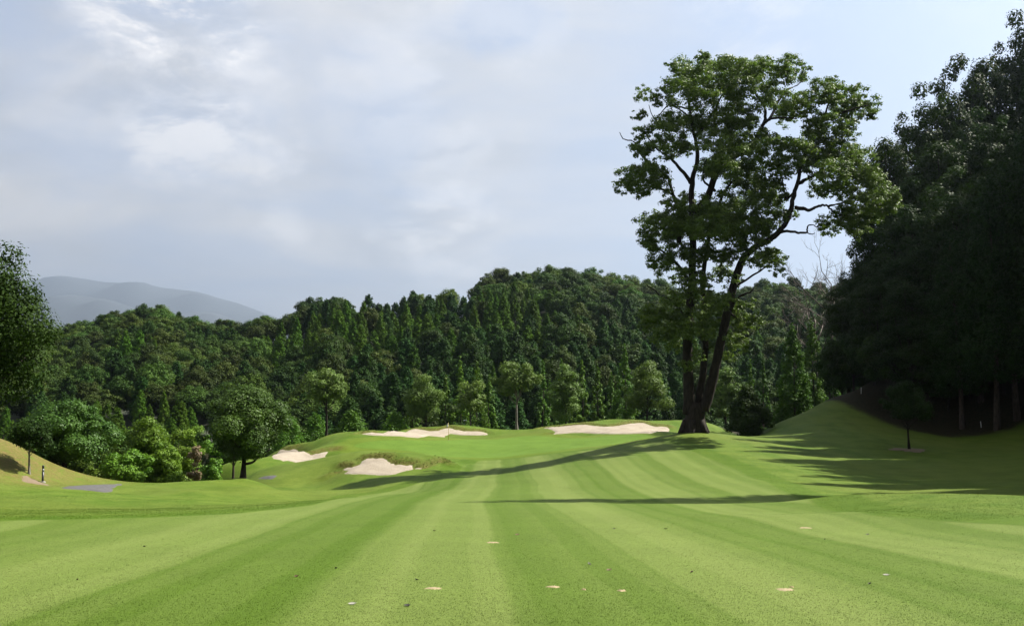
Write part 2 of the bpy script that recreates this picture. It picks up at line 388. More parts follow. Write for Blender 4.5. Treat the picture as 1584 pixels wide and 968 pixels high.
def grid_axis(segs):
    out = []
    for a, b, s in segs: out += list(np.arange(a, b, s))
    out.append(segs[-1][1]); return np.array(out)
GX = grid_axis([(-160, -60, 5), (-60, -34, 1.2), (-34, 34, 0.42), (34, 64, 1.0), (64, 160, 5)])
GY = grid_axis([(-14, 6, 1.5), (6, 152, 0.42), (152, 176, 1.2), (176, 210, 3)])
def zones(x, y):
    fd, _ = sdist(x, y, FAIR); gd, _ = sdist(x, y, GREEN)
    # mowing lanes run along the fairway and bend towards the tree mound further on
    su = x + 0.04 * np.minimum(y, 36)
    dry = ss(-24, -30, x) * ss(48, 60, y) * (1 - ss(75, 90, y)) + ss(26, 40, x) * ss(75, 95, y) * .12
    for s in BP.values():
        pd, pn = sdist(x, y, s); dry = np.maximum(dry, np.clip(pn * 1.5, 0, 1) * np.exp(-(np.clip(-pd, 0, 9) / .9) ** 2) * .8 * (pd < .3))
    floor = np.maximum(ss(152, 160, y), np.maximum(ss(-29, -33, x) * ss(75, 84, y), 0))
    floor = np.maximum(floor, ss(-7, 2.5, (x - 43) + (y - 97) * .35) * ss(90, 104, y) * ss(31, 38, x))  # bare soil of the upper bank, spread downslope to paint its shade darker
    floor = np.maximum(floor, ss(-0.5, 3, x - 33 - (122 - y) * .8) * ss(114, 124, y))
    return fd, gd, su, dry, floor
def build_ground():
    X, Y = np.meshgrid(GX, GY); Z = ground_h(X, Y)
    ny, nx = X.shape; V = np.c_[X.ravel(), Y.ravel(), Z.ravel()]
    idx = np.arange(nx * ny).reshape(ny, nx)
    Q = np.stack([idx[:-1, :-1], idx[:-1, 1:], idx[1:, 1:], idx[1:, :-1]], -1).reshape(-1, 4)
    me = bpy.data.meshes.new('ground'); me.vertices.add(len(V)); me.vertices.foreach_set('co', V.astype(np.float32).ravel())
    me.loops.add(Q.size); me.loops.foreach_set('vertex_index', Q.astype(np.int32).ravel())
    me.polygons.add(len(Q)); me.polygons.foreach_set('loop_start', np.arange(0, Q.size, 4, dtype=np.int32))
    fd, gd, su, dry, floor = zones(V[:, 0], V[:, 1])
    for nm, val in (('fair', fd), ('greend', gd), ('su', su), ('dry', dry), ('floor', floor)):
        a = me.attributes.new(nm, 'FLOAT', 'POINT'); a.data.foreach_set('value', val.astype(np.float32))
    me.update(calc_edges=True); me.shade_smooth(); return me
def turf_mat():
    m, (n, put, math_, mix, noise, rng, L) = mat('turf')
    p, out = bsdf_out(n, L, Roughness=0.75); p.inputs['Specular IOR Level'].default_value = 0.05
    A = lambda nm: n('ShaderNodeAttribute', attribute_name=nm).outputs['Fac']
    tc = n('ShaderNodeTexCoord'); O = tc.outputs['Object']
    big = noise(O, 0.06, 4, 0.55); med = noise(O, 0.55, 5, 0.6); small = noise(O, 5.0, 4, 0.6); tiny = noise(O, 42.0, 3, 0.65); grain = noise(O, 15, 4, .7)
    su = math_('ADD', A('su'), math_('MULTIPLY', math_('SUBTRACT', noise(O, 0.10, 2), 0.5), 0.6))
    su = math_('ADD', su, math_('MULTIPLY', math_('SUBTRACT', noise(O, 1.2, 3), 0.5), 0.14))
    ramp = n('ShaderNodeValToRGB'); cr = ramp.color_ramp; cr.interpolation = 'LINEAR'
    put(ramp.inputs[0], rng(su, -16, 16, 0, 1, False))
    st = [(-16, .5), (-12.4, .7), (-10.6, .75), (-10.3, .4), (-8.6, .35), (-8.2, .45), (-6.5, .85), (-4.6, .78), (-4.5, .30), (-3.3, .12), (-1.95, .10), (-1.8, .60), (-1.2, .85), (.4, .74), (.5, .26), (1.1, .10), (1.7, .30),
          (2.62, .36), (2.75, .85), (3.8, .88), (4.9, .66), (5.0, .35), (6.1, .15), (7.3, .28), (7.42, .75), (9.2, .8), (9.6, .45), (11.2, .3), (11.6, .7), (13.4, .7), (13.8, .4), (16, .4)]
    while len(cr.elements) > 1: cr.elements.remove(cr.elements[0])
    cr.elements[0].position = 0; cr.elements[0].color = (0.4000, 0.4000, 0.4000, 1)
    for s, t in st[1:]:
        e = cr.elements.new((s + 16) / 32); e.color = (t, t, t, 1)
    lane2 = rng(noise(None, 1.15, 0, 0.5, '1D', su), 0.47, 0.53)
    tone = math_('ADD', math_('MULTIPLY', ramp.outputs[0], 0.84), math_('MULTIPLY', lane2, 0.15))
    fair = mix(tone, (.0385, .0710, .0040, 1), (.0965, .1250, .0300, 1))
    rough = mix(rng(med, .35, .65), (0.0419, 0.0784, 0.0049, 1), (0.0643, 0.0960, 0.0112, 1))
    rough = mix(math_('MULTIPLY', rng(big, .42, .62), .5), rough, (0.0782, 0.0976, 0.0156, 1))
    lane3 = rng(noise(None, 0.5, 1, 0.5, '1D', su), 0.38, 0.62)
    rough = mix(math_('MULTIPLY', lane3, .35), rough, (0.0733, 0.1040, 0.0156, 1))
    fm = rng(math_('ADD', A('fair'), math_('MULTIPLY', math_('SUBTRACT', small, .5), .25)), -0.15, 0.2)
    col = mix(fm, rough, fair)
    edge = math_('MULTIPLY', rng(A('fair'), -1.9, -1.5), rng(A('fair'), -0.1, 0.1, 1, 0))
    col = mix(math_('MULTIPLY', edge, .6), col, (0.0357, 0.0704, 0.0023, 1))
    gcol = mix(rng(med, .3, .7), (0.0590, 0.1040, 0.0104, 1), (0.0667, 0.1136, 0.0138, 1))
    ap = math_('MULTIPLY', rng(A('greend'), -2.4, -2.0), rng(A('greend'), -0.2, 0.0, 1, 0))
    col = mix(math_('MULTIPLY', ap, .6), col, (0.0683, 0.1000, 0.0081, 1))
    col = mix(rng(A('greend'), -0.2, 0.1), col, gcol)
    dryc = mix(rng(small, .35, .65), (0.1080, 0.0800, 0.0304, 1), (0.0698, 0.0760, 0.0127, 1))
    dm = math_('MULTIPLY', A('dry'), rng(noise(O, 1.3, 5, .65), .28, .52))
    col = mix(dm, col, dryc)
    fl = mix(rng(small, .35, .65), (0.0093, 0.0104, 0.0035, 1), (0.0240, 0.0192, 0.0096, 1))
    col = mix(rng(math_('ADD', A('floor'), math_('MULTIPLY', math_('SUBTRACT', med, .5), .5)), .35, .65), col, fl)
    g1 = rng(tiny, .33, .67, .70, 1.30, False); g2 = rng(grain, .3, .7, .86, 1.14, False); g3 = rng(med, .25, .75, .92, 1.08, False)
    mul = math_('MULTIPLY', math_('MULTIPLY', g1, g2), g3)
    mulc = n('ShaderNodeCombineXYZ'); [put(mulc.inputs[i], mul) for i in range(3)]
    col = mix(1.0, col, mulc.outputs[0], 'MULTIPLY')
    put(p.inputs['Base Color'], col)
    bp = n('ShaderNodeBump'); bp.inputs['Strength'].default_value = 0.6; bp.inputs['Distance'].default_value = 0.02
    tuft = math_('MULTIPLY', math_('SUBTRACT', 1.0, fm), math_('MULTIPLY', noise(O, 3.2, 4, .6), 2.6))
    put(bp.inputs['Height'], math_('ADD', math_('ADD', tiny, math_('MULTIPLY', grain, .8)), math_('MULTIPLY', tuft, rng(A('greend'), -2.0, -3.0, 0, 1)))); L.new(bp.outputs[0], p.inputs['Normal'])
    return m
M['turf'] = turf_mat()
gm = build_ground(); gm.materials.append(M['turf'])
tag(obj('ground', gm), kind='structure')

def undergrowth_mat():
    m, (n, put, math_, mix, noise, rng, L) = mat('forest_floor')
    p, out = bsdf_out(n, L, Roughness=0.9)
    tc = n('ShaderNodeTexCoord')
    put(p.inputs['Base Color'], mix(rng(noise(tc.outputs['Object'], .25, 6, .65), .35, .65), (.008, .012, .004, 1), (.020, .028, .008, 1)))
    return m
M['floor'] = undergrowth_mat()
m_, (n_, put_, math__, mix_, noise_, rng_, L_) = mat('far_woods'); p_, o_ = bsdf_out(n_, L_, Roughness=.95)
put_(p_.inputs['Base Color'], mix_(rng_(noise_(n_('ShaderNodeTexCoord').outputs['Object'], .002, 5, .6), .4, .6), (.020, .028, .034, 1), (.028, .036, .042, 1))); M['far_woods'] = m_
def build_hill():
    xs = grid_axis([(-900, -330, 40), (-330, 330, 8), (330, 900, 40)]); ys = grid_axis([(204, 460, 8), (460, 1000, 45)])
    X, Y = np.meshgrid(xs, ys); Z = base_h(X, Y) + 1.2 * np.sin(X * .05) * np.sin(Y * .045) * ss(204, 230, Y) - 0.15
    ny, nx = X.shape; idx = np.arange(nx * ny).reshape(ny, nx)
    Q = np.stack([idx[:-1, :-1], idx[:-1, 1:], idx[1:, 1:], idx[1:, :-1]], -1).reshape(-1, 4)
    return mesh('hillside', np.c_[X.ravel(), Y.ravel(), Z.ravel()], Q.tolist(), [M['floor']])
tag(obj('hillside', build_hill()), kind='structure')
# the low country beyond, out to the mountains
pl = mesh('terrain', [(-24000, -800, -32), (18000, -800, -32), (18000, 24500, -32), (-24000, 24500, -32)], [(0, 1, 2, 3)], [M['floor']])
tag(obj('terrain', pl), kind='structure')
def mountain(name, d, prof, jag, seed, depth):
    r = np.random.default_rng(seed)
    px = np.linspace(prof[0][0], prof[-1][0], 120); row = np.interp(px, [p[0] for p in prof], [p[1] for p in prof])
    ker = np.array([.25, .5, .25]); row = np.convolve(np.pad(row, 1, 'edge'), ker, 'valid')
    row = row + np.convolve(r.normal(0, jag, 124), np.ones(5) / 5, 'valid')
    v = []; K = 9
    for j in range(K):
        t = j / (K - 1); s = math.sin(math.pi * t) ** 1.2
        for i, p in enumerate(px):
            x = (p - CX) / F * d; z = EYE + (HOR - row[i]) * d / F
            v.append((x, d + (t - .5) * depth, -40 + (z + 40) * s * (1 + (0.06 * math.sin(i * .7 + j * 2.1) if j != K // 2 else 0))))
    n = len(px); f = [(j * n + i, j * n + i + 1, (j + 1) * n + i + 1, (j + 1) * n + i) for j in range(K - 1) for i in range(n - 1)]
    return tag(obj(name, mesh(name, v, f, [M['far_woods']])), kind='structure')
mountain('mountain', 19500, [(-700, 520), (-400, 470), (-100, 445), (40, 436), (75, 428), (95, 426), (130, 432), (165, 437), (190, 437), (205, 434), (225, 438), (250, 446), (280, 446), (310, 452), (340, 463), (370, 470), (400, 482), (450, 500), (560, 530), (760, 575)], 1.8, 3, 5000)
mountain('mountain', 15000, [(-600, 540), (-300, 490), (-60, 470), (60, 462), (100, 457), (140, 459), (165, 462), (190, 472), (240, 490), (300, 482), (330, 482), (380, 500), (500, 560)], 1.6, 4, 3200)

# ------------------------------------------------------------------ sand, paths
def sand_mat():
    m, (n, put, math_, mix, noise, rng, L) = mat('bunker_sand')
    p, out = bsdf_out(n, L, Roughness=0.95); p.inputs['Specular IOR Level'].default_value = 0.1
    tc = n('ShaderNodeTexCoord'); O = tc.outputs['Object']
    c = mix(rng(noise(O, .8, 5, .6), .35, .65), (0.2310, 0.1966, 0.1494, 1), (0.2703, 0.2339, 0.1818, 1))
    put(p.inputs['Base Color'], c)
    mp = n('ShaderNodeMapping'); mp.inputs['Scale'].default_value = (1, 5, 1); mp.inputs['Rotation'].default_value = (0, 0, .4); L.new(O, mp.inputs[0])
    bp = n('ShaderNodeBump'); bp.inputs['Strength'].default_value = .8; bp.inputs['Distance'].default_value = .11
    put(bp.inputs['Height'], math_('ADD', noise(mp.outputs[0], 2.0, 4, .6), noise(O, 9, 3, .6))); L.new(bp.outputs[0], p.inputs['Normal'])
    return m
def asphalt_mat():
    m, (n, put, math_, mix, noise, rng, L) = mat('path_asphalt')
    p, out = bsdf_out(n, L, Roughness=0.85)
    tc = n('ShaderNodeTexCoord'); O = tc.outputs['Object']
    put(p.inputs['Base Color'], mix(rng(noise(O, 3, 6, .7), .3, .7), (.030, .028, .025, 1), (0.0589, 0.0558, 0.0539, 1)))
    return m
M['sand'] = sand_mat(); M['asphalt'] = asphalt_mat()
def sheet(name, poly, step, lift, m, crown=0.0):
    lo, hi = poly.min(0), poly.max(0)
    gx, gy = np.meshgrid(np.arange(lo[0], hi[0], step), np.arange(lo[1], hi[1], step))
    s, _ = sdist(gx, gy, poly); ins = np.c_[gx.ravel(), gy.ravel()][s > step * .45]
    pts = [Vector(p) for p in poly] + [Vector(p) for p in ins]; nb = len(poly)
    r = delaunay_2d_cdt(pts, [(i, (i + 1) % nb) for i in range(nb)], [], 1, 1e-5)
    v2 = np.array([tuple(p) for p in r[0]]); z = ground_h(v2[:, 0], v2[:, 1])
    sd, _ = sdist(v2[:, 0], v2[:, 1], poly)
    edge = np.abs(sd) < 1e-3
    z = np.where(edge, z - 0.04, z + lift + crown * ss(0, 1.5, sd))
    return mesh(name, np.c_[v2, z], [tuple(f) for f in r[2]], [m])
for k, lab in (('front', 'pale sand bunker cut into the hump before the green, with a narrow tail'), ('left', 'pale sand bunker beyond the round tree, below the green'),
               ('back_left', 'long flat pale sand bunker behind the flagstick'), ('back_right', 'long pale sand bunker under the wavy bank beside the big tree')):
    o = obj('sand_bunker', sheet('sand_bunker', BP[k], .4, .085, M['sand'], .05)); tag(o, lab, 'bunker')
path1 = smooth_poly(hits([(86, 757.5), (104, 752.5), (128, 750), (160, 750), (190, 750.5), (180, 756), (172, 761.5), (140, 760.5), (105, 759)]), 3)
path2 = smooth_poly(hits([(393, 741), (400, 737), (434, 736.3), (436, 737.5), (418, 744), (405, 742.5)]), 3)
tag(obj('path', sheet('path', path1, .5, .05, M['asphalt'])), kind='structure')
tag(obj('path', sheet('path', path2, .5, .05, M['asphalt'])), kind='structure')

# ------------------------------------------------------------------ foliage builders
def rand_dirs(r, n):
    v = r.normal(size=(n, 3)); return v / np.linalg.norm(v, axis=1, keepdims=True)
def leaf_quads(r, pos, nrm, size, aspect=0.55, droop=0.25):
    """folded rhombus leaves at pos, facing nrm"""
    n = len(pos); up = rand_dirs(r, n) + np.array([0, 0, -droop])
    t = np.cross(nrm, up); t /= np.linalg.norm(t, axis=1, keepdims=True) + 1e-9
    b = np.cross(nrm, t)
    s = size[:, None]
    V = np.stack([pos - b * s * .5, pos + t * s * aspect * .5 - nrm * s * .10, pos + b * s * .5, pos - t * s * aspect * .5 - nrm * s * .10], 1)
    return V
def clumps(r, cen, rad, per, size, up=0.35, jit=0.55, shell=0.55, aspect=.6, droop=.25):
    """leaves scattered through ellipsoid clumps; returns quads and a tint per leaf"""
    cen = np.asarray(cen, float); rad = np.asarray(rad, float)
    if rad.ndim == 1: rad = np.repeat(rad[:, None], 3, 1)
    per = np.broadcast_to(per, (len(cen),)).astype(int)
    ci = np.repeat(np.arange(len(cen)), per); n = len(ci)
    d = rand_dirs(r, n); q = (shell + (1 - shell) * r.random(n)) * (0.85 + .3 * r.random(n))
    pos = cen[ci] + d * rad[ci] * q[:, None]
    nrm = d + rand_dirs(r, n) * jit + np.array([0, 0, up]); nrm /= np.linalg.norm(nrm, axis=1, keepdims=True)
    sz = size * (0.6 + .8 * r.random(n))
    ct = r.random(len(cen))
    return leaf_quads(r, pos, nrm, sz, aspect, droop), np.clip(.55 * r.random(n) + .45 * ct[ci], 0, 1)

def trunk_mesh(name, h, r0, m, top=.25, lean=(0, 0), limbs=(), sides=8, seed=0, flare=1.35):
    r = np.random.default_rng(seed); mb = MB()
    pts = [(0, 0, -0.5)] + [(lean[0] * t + .012 * h * math.sin(3 * t + seed), lean[1] * t + .012 * h * math.cos(2.3 * t + seed), h * t) for t in np.linspace(0, 1, 7)]
    rad = [r0 * flare * 1.15, r0 * flare] + [r0 * (1 - (1 - top) * t) for t in np.linspace(0, 1, 7)[1:]]
    mb.add(tube(pts, rad, sides, .06, r))
    for a, b, ra in limbs:
        a, b = Vector(a), Vector(b); mid = (a + b) / 2 + Vector((0, 0, -.06 * (b - a).length)) + Vector(r.normal(0, .05, 3) * (b - a).length)
        mb.add(tube(refine([a, mid, b], 3), list(np.linspace(ra, ra * .25, 7)), 5))
    return mb.mesh(name, m)

def broadleaf(seed, h, rx, crown0, nclump, per, leaf, mleaf, mbark, tr=.2, top_heavy=0.0, cl=.36, squash=1.0, lean=(0, 0), up=.35, shape='dome', fork=0, ry=None):
    """crown from crown0*h to h with half-width rx -> (trunk mesh, crown mesh)"""
    r = np.random.default_rng(seed); zc0, zc1 = crown0 * h, h; ch = (zc1 - zc0) / 2; zc = (zc0 + zc1) / 2; ry = ry or rx
    cen = []; rad = []; ph = r.random(6) * 6.28
    tries = 0
    while len(cen) < nclump and tries < 6000:
        tries += 1
        d = rand_dirs(r, 1)[0]; q = r.random() ** .45
        p = d * q
        if shape == 'dome' and p[2] < -.55: continue
        w = 1.0
        if shape == 'cone': w = max(.12, .95 - .75 * (p[2] * .5 + .5)); 
        if shape == 'egg': w = 1.08 - .30 * (p[2] + .1)
        if shape == 'umbrella':
            if p[2] < -.35 + .5 * r.random() and math.hypot(p[0], p[1]) < .5: continue
        az = math.atan2(p[1], p[0]); w *= 1 + .13 * math.sin(2 * az + ph[0] + 2 * p[2]) + .10 * math.sin(3 * az + ph[1] - 3 * p[2]) + .09 * math.sin(5 * az + ph[2] + 5 * p[2])
        cr = cl * rx * (.45 + 1.0 * r.random() ** 1.3) * (.75 + .25 * w)
        c = np.array([p[0] * (rx * w - cr * .75), p[1] * (ry * w - cr * .75), zc + p[2] * (ch - cr * .6)])
        c[0] += lean[0] * c[2] / h; c[1] += lean[1] * c[2] / h
        if any(np.linalg.norm(c - k) < .55 * cr for k in cen): continue
        cen.append(c); rad.append((cr, cr, cr * .78 * squash))
    Q, t = clumps(r, cen, rad, np.maximum(20, (per * (np.array(rad)[:, 0] / np.mean(np.array(rad)[:, 0])) ** 2)), leaf, up)
    limbs = []
    order = np.argsort([-x[0] for x in rad])[:max(4, nclump // 4)]
    for i in order:
        c = cen[i]; zt = min(max(crown0 * h * .8, c[2] * .55), h * .7)
        limbs.append(((lean[0] * zt / h, lean[1] * zt / h, zt), c, tr * .35))
    tm = trunk_mesh('trunk', h * .8, tr, mbark, .2, (lean[0] * .8, lean[1] * .8), limbs, 8, seed)
    return tm, quad_mesh('crown', Q, mleaf, t)
def conifer(seed, h, rx, crown0, nclump, per, leaf, mleaf, mbark, tr=.2, power=.85, cl=.34, ragged=.25, droop=.5):
    r = np.random.default_rng(seed); cen = []; rad = []
    for i in range(nclump):
        t = (i + r.random()) / nclump; t = 1 - (1 - t) ** 1.0
        tt = t ** 1.25                                     # more clumps low down, where the crown is wide
        R = rx * ((1 - tt) ** power) * (1 - ragged * r.random()) * min(1, .55 + 4 * tt)
        a = i * 2.39996 + r.normal(0, .5); cr = max(cl * R * 1.15, .05 * rx + .035 * h * (1 - tt) * .5)
        z = h * (crown0 + (1 - crown0) * tt) * .985 - droop * .12 * R
        q = .72 + .2 * r.random()
        cen.append((math.cos(a) * R * q, math.sin(a) * R * q, z)); rad.append((cr, cr, cr * 1.25))
    for i in range(7):
        tt = i / 7 * .27 + .68; cen.append((0, 0, h * (crown0 + (1 - crown0) * tt))); rr = max(rx * (1 - tt) ** power * .62, .09 * rx); rad.append((rr, rr, h * .04))
    Q, t = clumps(r, cen, rad, np.maximum(12, per * (np.array(rad)[:, 0] / np.mean(np.array(rad)[:, 0])) ** 1.6), leaf, up=.5, jit=.6, shell=.45, aspect=.5, droop=-.6)
    tm = trunk_mesh('trunk', h * .93, tr, mbark, .1, (0, 0), (), 7, seed, 1.25)
    return tm, quad_mesh('crown', Q, mleaf, t)
def tree_thing(name, meshes, loc, label, cat, rz=0, s=(1, 1, 1), group=None):
    e = empty(name, loc, rz, s); tag(e, label, cat, group)
    obj('trunk', meshes[0], e); obj('crown', meshes[1], e)
    return e

# ------------------------------------------------------------------ the big camphor tree on the mound
def camphor():
    r = np.random.default_rng(21); D = 88.0
    bx, by = (1072 - CX) / F * D, D; bz = gz(bx, by)
    root = empty('camphor_tree', (bx, by, bz))
    tag(root, 'huge broad-crowned evergreen tree with three dark stems standing on the fairway mound', 'tree')
    def W(px, row, dy=0.0):
        v = pixdir(px, row); v = v * ((D + dy) / v.y); return Vector((v.x - bx, v.y - by, v.z + EYE - bz))
    z1 = lambda x, y: (920 + x / 3.227, 60 + y / 3.227)
    z2 = lambda x, y: (940 + x / 2.617, 320 + y / 2.617)
    # ---- stems and limbs
    def limb(name, pts, r0, r1, dy0=0, dy1=0, wob=.05, sides=8):
        n = len(pts); P = [W(p[0], p[1], dy0 + (dy1 - dy0) * i / (n - 1)) for i, p in enumerate(pts)]
        P = refine(P, 4); P = [p + Vector(r.normal(0, .03, 3)) if 0 < i < len(P) - 1 else p for i, p in enumerate(P)]
        rr = np.linspace(0, 1, len(P)); return tube(P, list(r0 + (r1 - r0) * rr ** .8), sides, wob, r)
    base = MB()
    P = [W(1073, 676), W(1073, 668), W(1073, 660), W(1074, 650), W(1076, 636), W(1077, 622)]
    vs, fs = tube(P, [1.10, 1.0, .93, .88, .84, .62], 14, .09, r); base.add((vs, fs))
    for an in (0.2, 1.3, 2.4, 3.3, 4.4, 5.5):
        d = Vector((math.cos(an), math.sin(an), 0)); zg = lambda q: gz(bx + q.x, by + q.y) - bz
        a = d * .7 + Vector((0, 0, 1.0)); b = d * 1.15; b.z = zg(b) + .12; c = d * 1.5; c.z = zg(c) - .12
        base.add(tube([a, b, c], [.34, .26, .10], 7, .1, r))
    tb = obj('trunk', base.mesh('trunk', M['bark']), root)
    stems = {
     'left': ([(1066, 640), (1066, 600), (1064, 550), (1065, 500), (1070, 440), (1072, 370), z1(485, 830), z1(490, 700), z1(512, 600), z1(500, 500), z1(478, 380), z1(460, 270)], .55, .08, 0, -.5),
     'middle': ([(1079, 632), (1086, 585), (1091, 540), (1090, 490), (1087, 440), (1092, 390), z1(600, 890), z1(650, 760), z1(720, 690), z1(800, 670)], .36, .07, .3, 1.8),
     'right': ([(1088, 636), (1100, 596), (1112, 545), (1124, 490), (1134, 445), (1150, 400), (1175, 378), (1198, 366), z1(945, 930), z1(980, 850), z1(1000, 760), z1(1022, 680), z1(1040, 600), z1(1100, 480), z1(1150, 380), z1(1180, 280)], .48, .07, -.3, -1.2),
     'inner': ([(1074, 330), z1(560, 790), z1(620, 640), z1(700, 590), z1(790, 525), z1(832, 450), z1(850, 400), z1(845, 340), z1(800, 270), z1(770, 180)], .36, .06, .2, -2.0),
    }
    for nm, (pts, a, b, d0, d1) in stems.items():
        mb = MB(); mb.add(limb(nm, pts, a, b, d0, d1, .05, 10)); obj('stem', mb.mesh('stem', M['bark']), root)
    lm = [
     ([z1(480, 720), z1(430, 650), z1(380, 600), z1(300, 540), z1(250, 460)], .22, .04, -.3, -3),
     ([(1050, 375), z1(430, 900), z1(400, 800), z1(380, 770), z1(300, 740), z1(200, 755), z1(150, 740)], .24, .04, 0, 2.5),
     ([z1(390, 780), z1(370, 700), z1(330, 660), z1(240, 590), z1(200, 520), z1(175, 508), z1(140, 500), z1(124, 468)], .15, .03, .5, 1.0),
     ([z1(500, 490), z1(540, 450), z1(570, 400), z1(620, 320), z1(650, 230), z1(640, 150)], .20, .04, -.4, 3),
     ([z1(605, 480), z1(600, 400), z1(607, 320), z1(560, 200), z1(550, 90)], .16, .03, .6, 2),
     ([z1(640, 470), z1(680, 380), z1(705, 300), z1(760, 200)], .15, .04, .6, -3),
     ([z1(850, 420), z1(880, 400), z1(940, 395), z1(1010, 400)], .16, .04, -1.8, -4),
     ([z1(870, 405), z1(910, 330), z1(950, 260), z1(1000, 240), z1(1040, 210)], .16, .03, -1.8, .5),
     ([z1(790, 525), z1(770, 510), z1(750, 488)], .1, .04, -1.0, -2),
     ([z1(1000, 845), z1(1040, 848), z1(1070, 857), z1(1100, 840), z1(1135, 830), z1(1165, 838), z1(1200, 870), z1(1260, 880)], .20, .06, -.8, -3),
     ([z1(1165, 838), z1(1230, 820), z1(1330, 780)], .12, .04, -2.2, 0),
     ([z1(880, 985), z1(960, 962), z1(1030, 970), z1(1060, 965), z1(1062, 940), z1(1085, 928), z1(1120, 945)], .15, .035, -.6, -1.8),
     ([z1(1060, 966), z1(1080, 975), z1(1100, 968)], .07, .025, -1.4, -1.6),
     ([z1(1020, 720), z1(1080, 690), z1(1180, 640), z1(1300, 620)], .2, .04, -.9, 3),
     ([z1(1000, 760), z1(960, 800), z1(940, 740), z1(930, 660)], .14, .04, -.9, 1),
     ([z1(1150, 380), z1(1230, 370), z1(1320, 340), z1(1370, 330)], .14, .03, -1.1, -3),
     ([z1(470, 350), z1(420, 340), z1(380, 320), z1(300, 400), z1(270, 330)], .1, .03, -.4, -2),
     ([z1(480, 400), z1(420, 350), z1(370, 330), z1(330, 290)], .09, .03, -.4, 2),
     ([z1(600, 760), z1(540, 700), z1(560, 600)], .14, .04, .5, -3),
     ([(1124, 490), (1140, 462), (1160, 452), (1166, 446)], .16, .05, -.5, -1.5),
     ([(1065, 500), (1045, 470), (1020, 455), (1000, 440)], .14, .04, 0, -2.5),
     ([(1070, 440), (1040, 400), (1010, 380), (1000, 372)], .16, .04, 0, 2.5),
     ([(1092, 540), (1075, 500), (1050, 480)], .12, .04, .3, 2.5),
     ([(1124, 480), (1150, 500), (1165, 495)], .12, .04, -.4, 2),
     ([(1134, 445), (1175, 420), (1195, 405)], .12, .04, -.4, -2),
    ]
    for pts, a, b, d0, d1 in lm:
        mb = MB(); mb.add(limb('branch', pts, a, b, d0, d1, .05, 6)); obj('branch', mb.mesh('branch', M['bark']), root)
    # ---- foliage clumps, seen one by one in the crown
    A = [(560, 75, 32), (520, 90, 20), (400, 140, 42), (450, 160, 80), (560, 170, 90), (680, 150, 75), (770, 130, 65), (830, 170, 75), (960, 150, 65), (1040, 185, 45), (910, 140, 40),
         (250, 275, 45), (310, 295, 40), (350, 270, 32), (470, 270, 95), (600, 270, 100), (720, 270, 90), (850, 280, 80), (970, 320, 75), (1040, 310, 45), (1060, 360, 50),
         (1180, 235, 58), (1150, 300, 65), (1290, 280, 60), (1350, 320, 58), (1385, 370, 34), (1230, 350, 55), (1160, 420, 62), (1085, 300, 42), (1085, 460, 55), (1230, 430, 50), (1260, 490, 42), (1300, 380, 45), (390, 220, 40),
         (228, 370, 32), (225, 440, 42), (300, 470, 70), (430, 420, 75), (540, 410, 80), (680, 420, 90), (760, 380, 60), (850, 480, 50), (960, 400, 50), (260, 540, 55), (360, 540, 70), (440, 520, 50), (610, 530, 80), (720, 540, 85), (830, 560, 65), (940, 540, 50),
         (1010, 580, 80), (1110, 550, 80), (1200, 530, 65), (1280, 560, 50), (1340, 630, 65), (1240, 610, 60),
         (180, 690, 55), (250, 680, 65), (320, 730, 60), (150, 745, 38), (220, 760, 45), (290, 640, 50), (560, 640, 65), (670, 630, 80), (780, 650, 65), (720, 700, 60), (930, 640, 60), (1080, 630, 65), (1180, 660, 75), (1290, 690, 75), (1380, 700, 65), (1440, 760, 58), (1485, 790, 26),
         (1390, 820, 70), (1290, 790, 60), (1180, 750, 50), (1100, 740, 45), (1250, 870, 62), (1350, 890, 70), (1180, 920, 48), (1290, 950, 60), (880, 640, 40), (1430, 840, 50),
         (390, 830, 50), (460, 850, 50), (560, 850, 75), (670, 840, 85), (790, 800, 85), (880, 780, 65), (940, 800, 40), (340, 920, 52), (440, 930, 75), (570, 930, 80), (700, 930, 85), (830, 900, 75), (920, 880, 45), (990, 890, 30), (770, 730, 60), (850, 720, 55)]
    B = [(180, 60, 50), (160, 140, 42), (230, 130, 60), (310, 70, 60), (400, 90, 62), (480, 60, 62), (550, 110, 55), (620, 80, 50), (230, 210, 50), (310, 210, 52), (190, 230, 30), (640, 190, 38), (680, 215, 40), (610, 230, 36), (560, 190, 45), (470, 190, 45), (400, 180, 45),
         (450, 260, 42), (300, 290, 40), (380, 300, 38), (520, 300, 34), (340, 350, 46), (410, 390, 44), (270, 370, 46), (220, 430, 52), (290, 450, 46), (170, 470, 40), (240, 520, 46), (330, 520, 36), (500, 430, 46), (560, 470, 46), (530, 540, 40), (480, 380, 38), (560, 400, 30), (400, 470, 36), (690, 270, 26), (330, 640, 26), (400, 520, 34), (360, 600, 26), (450, 560, 36), (500, 600, 30), (320, 480, 40), (270, 560, 36), (380, 440, 40), (440, 480, 36)]
    cen, rad, per = [], [], []
    allc = [(*z1(x, y), q / 3.227) for x, y, q in A] + [(*z2(x, y), q / 2.617) for x, y, q in B]
    k = D / F
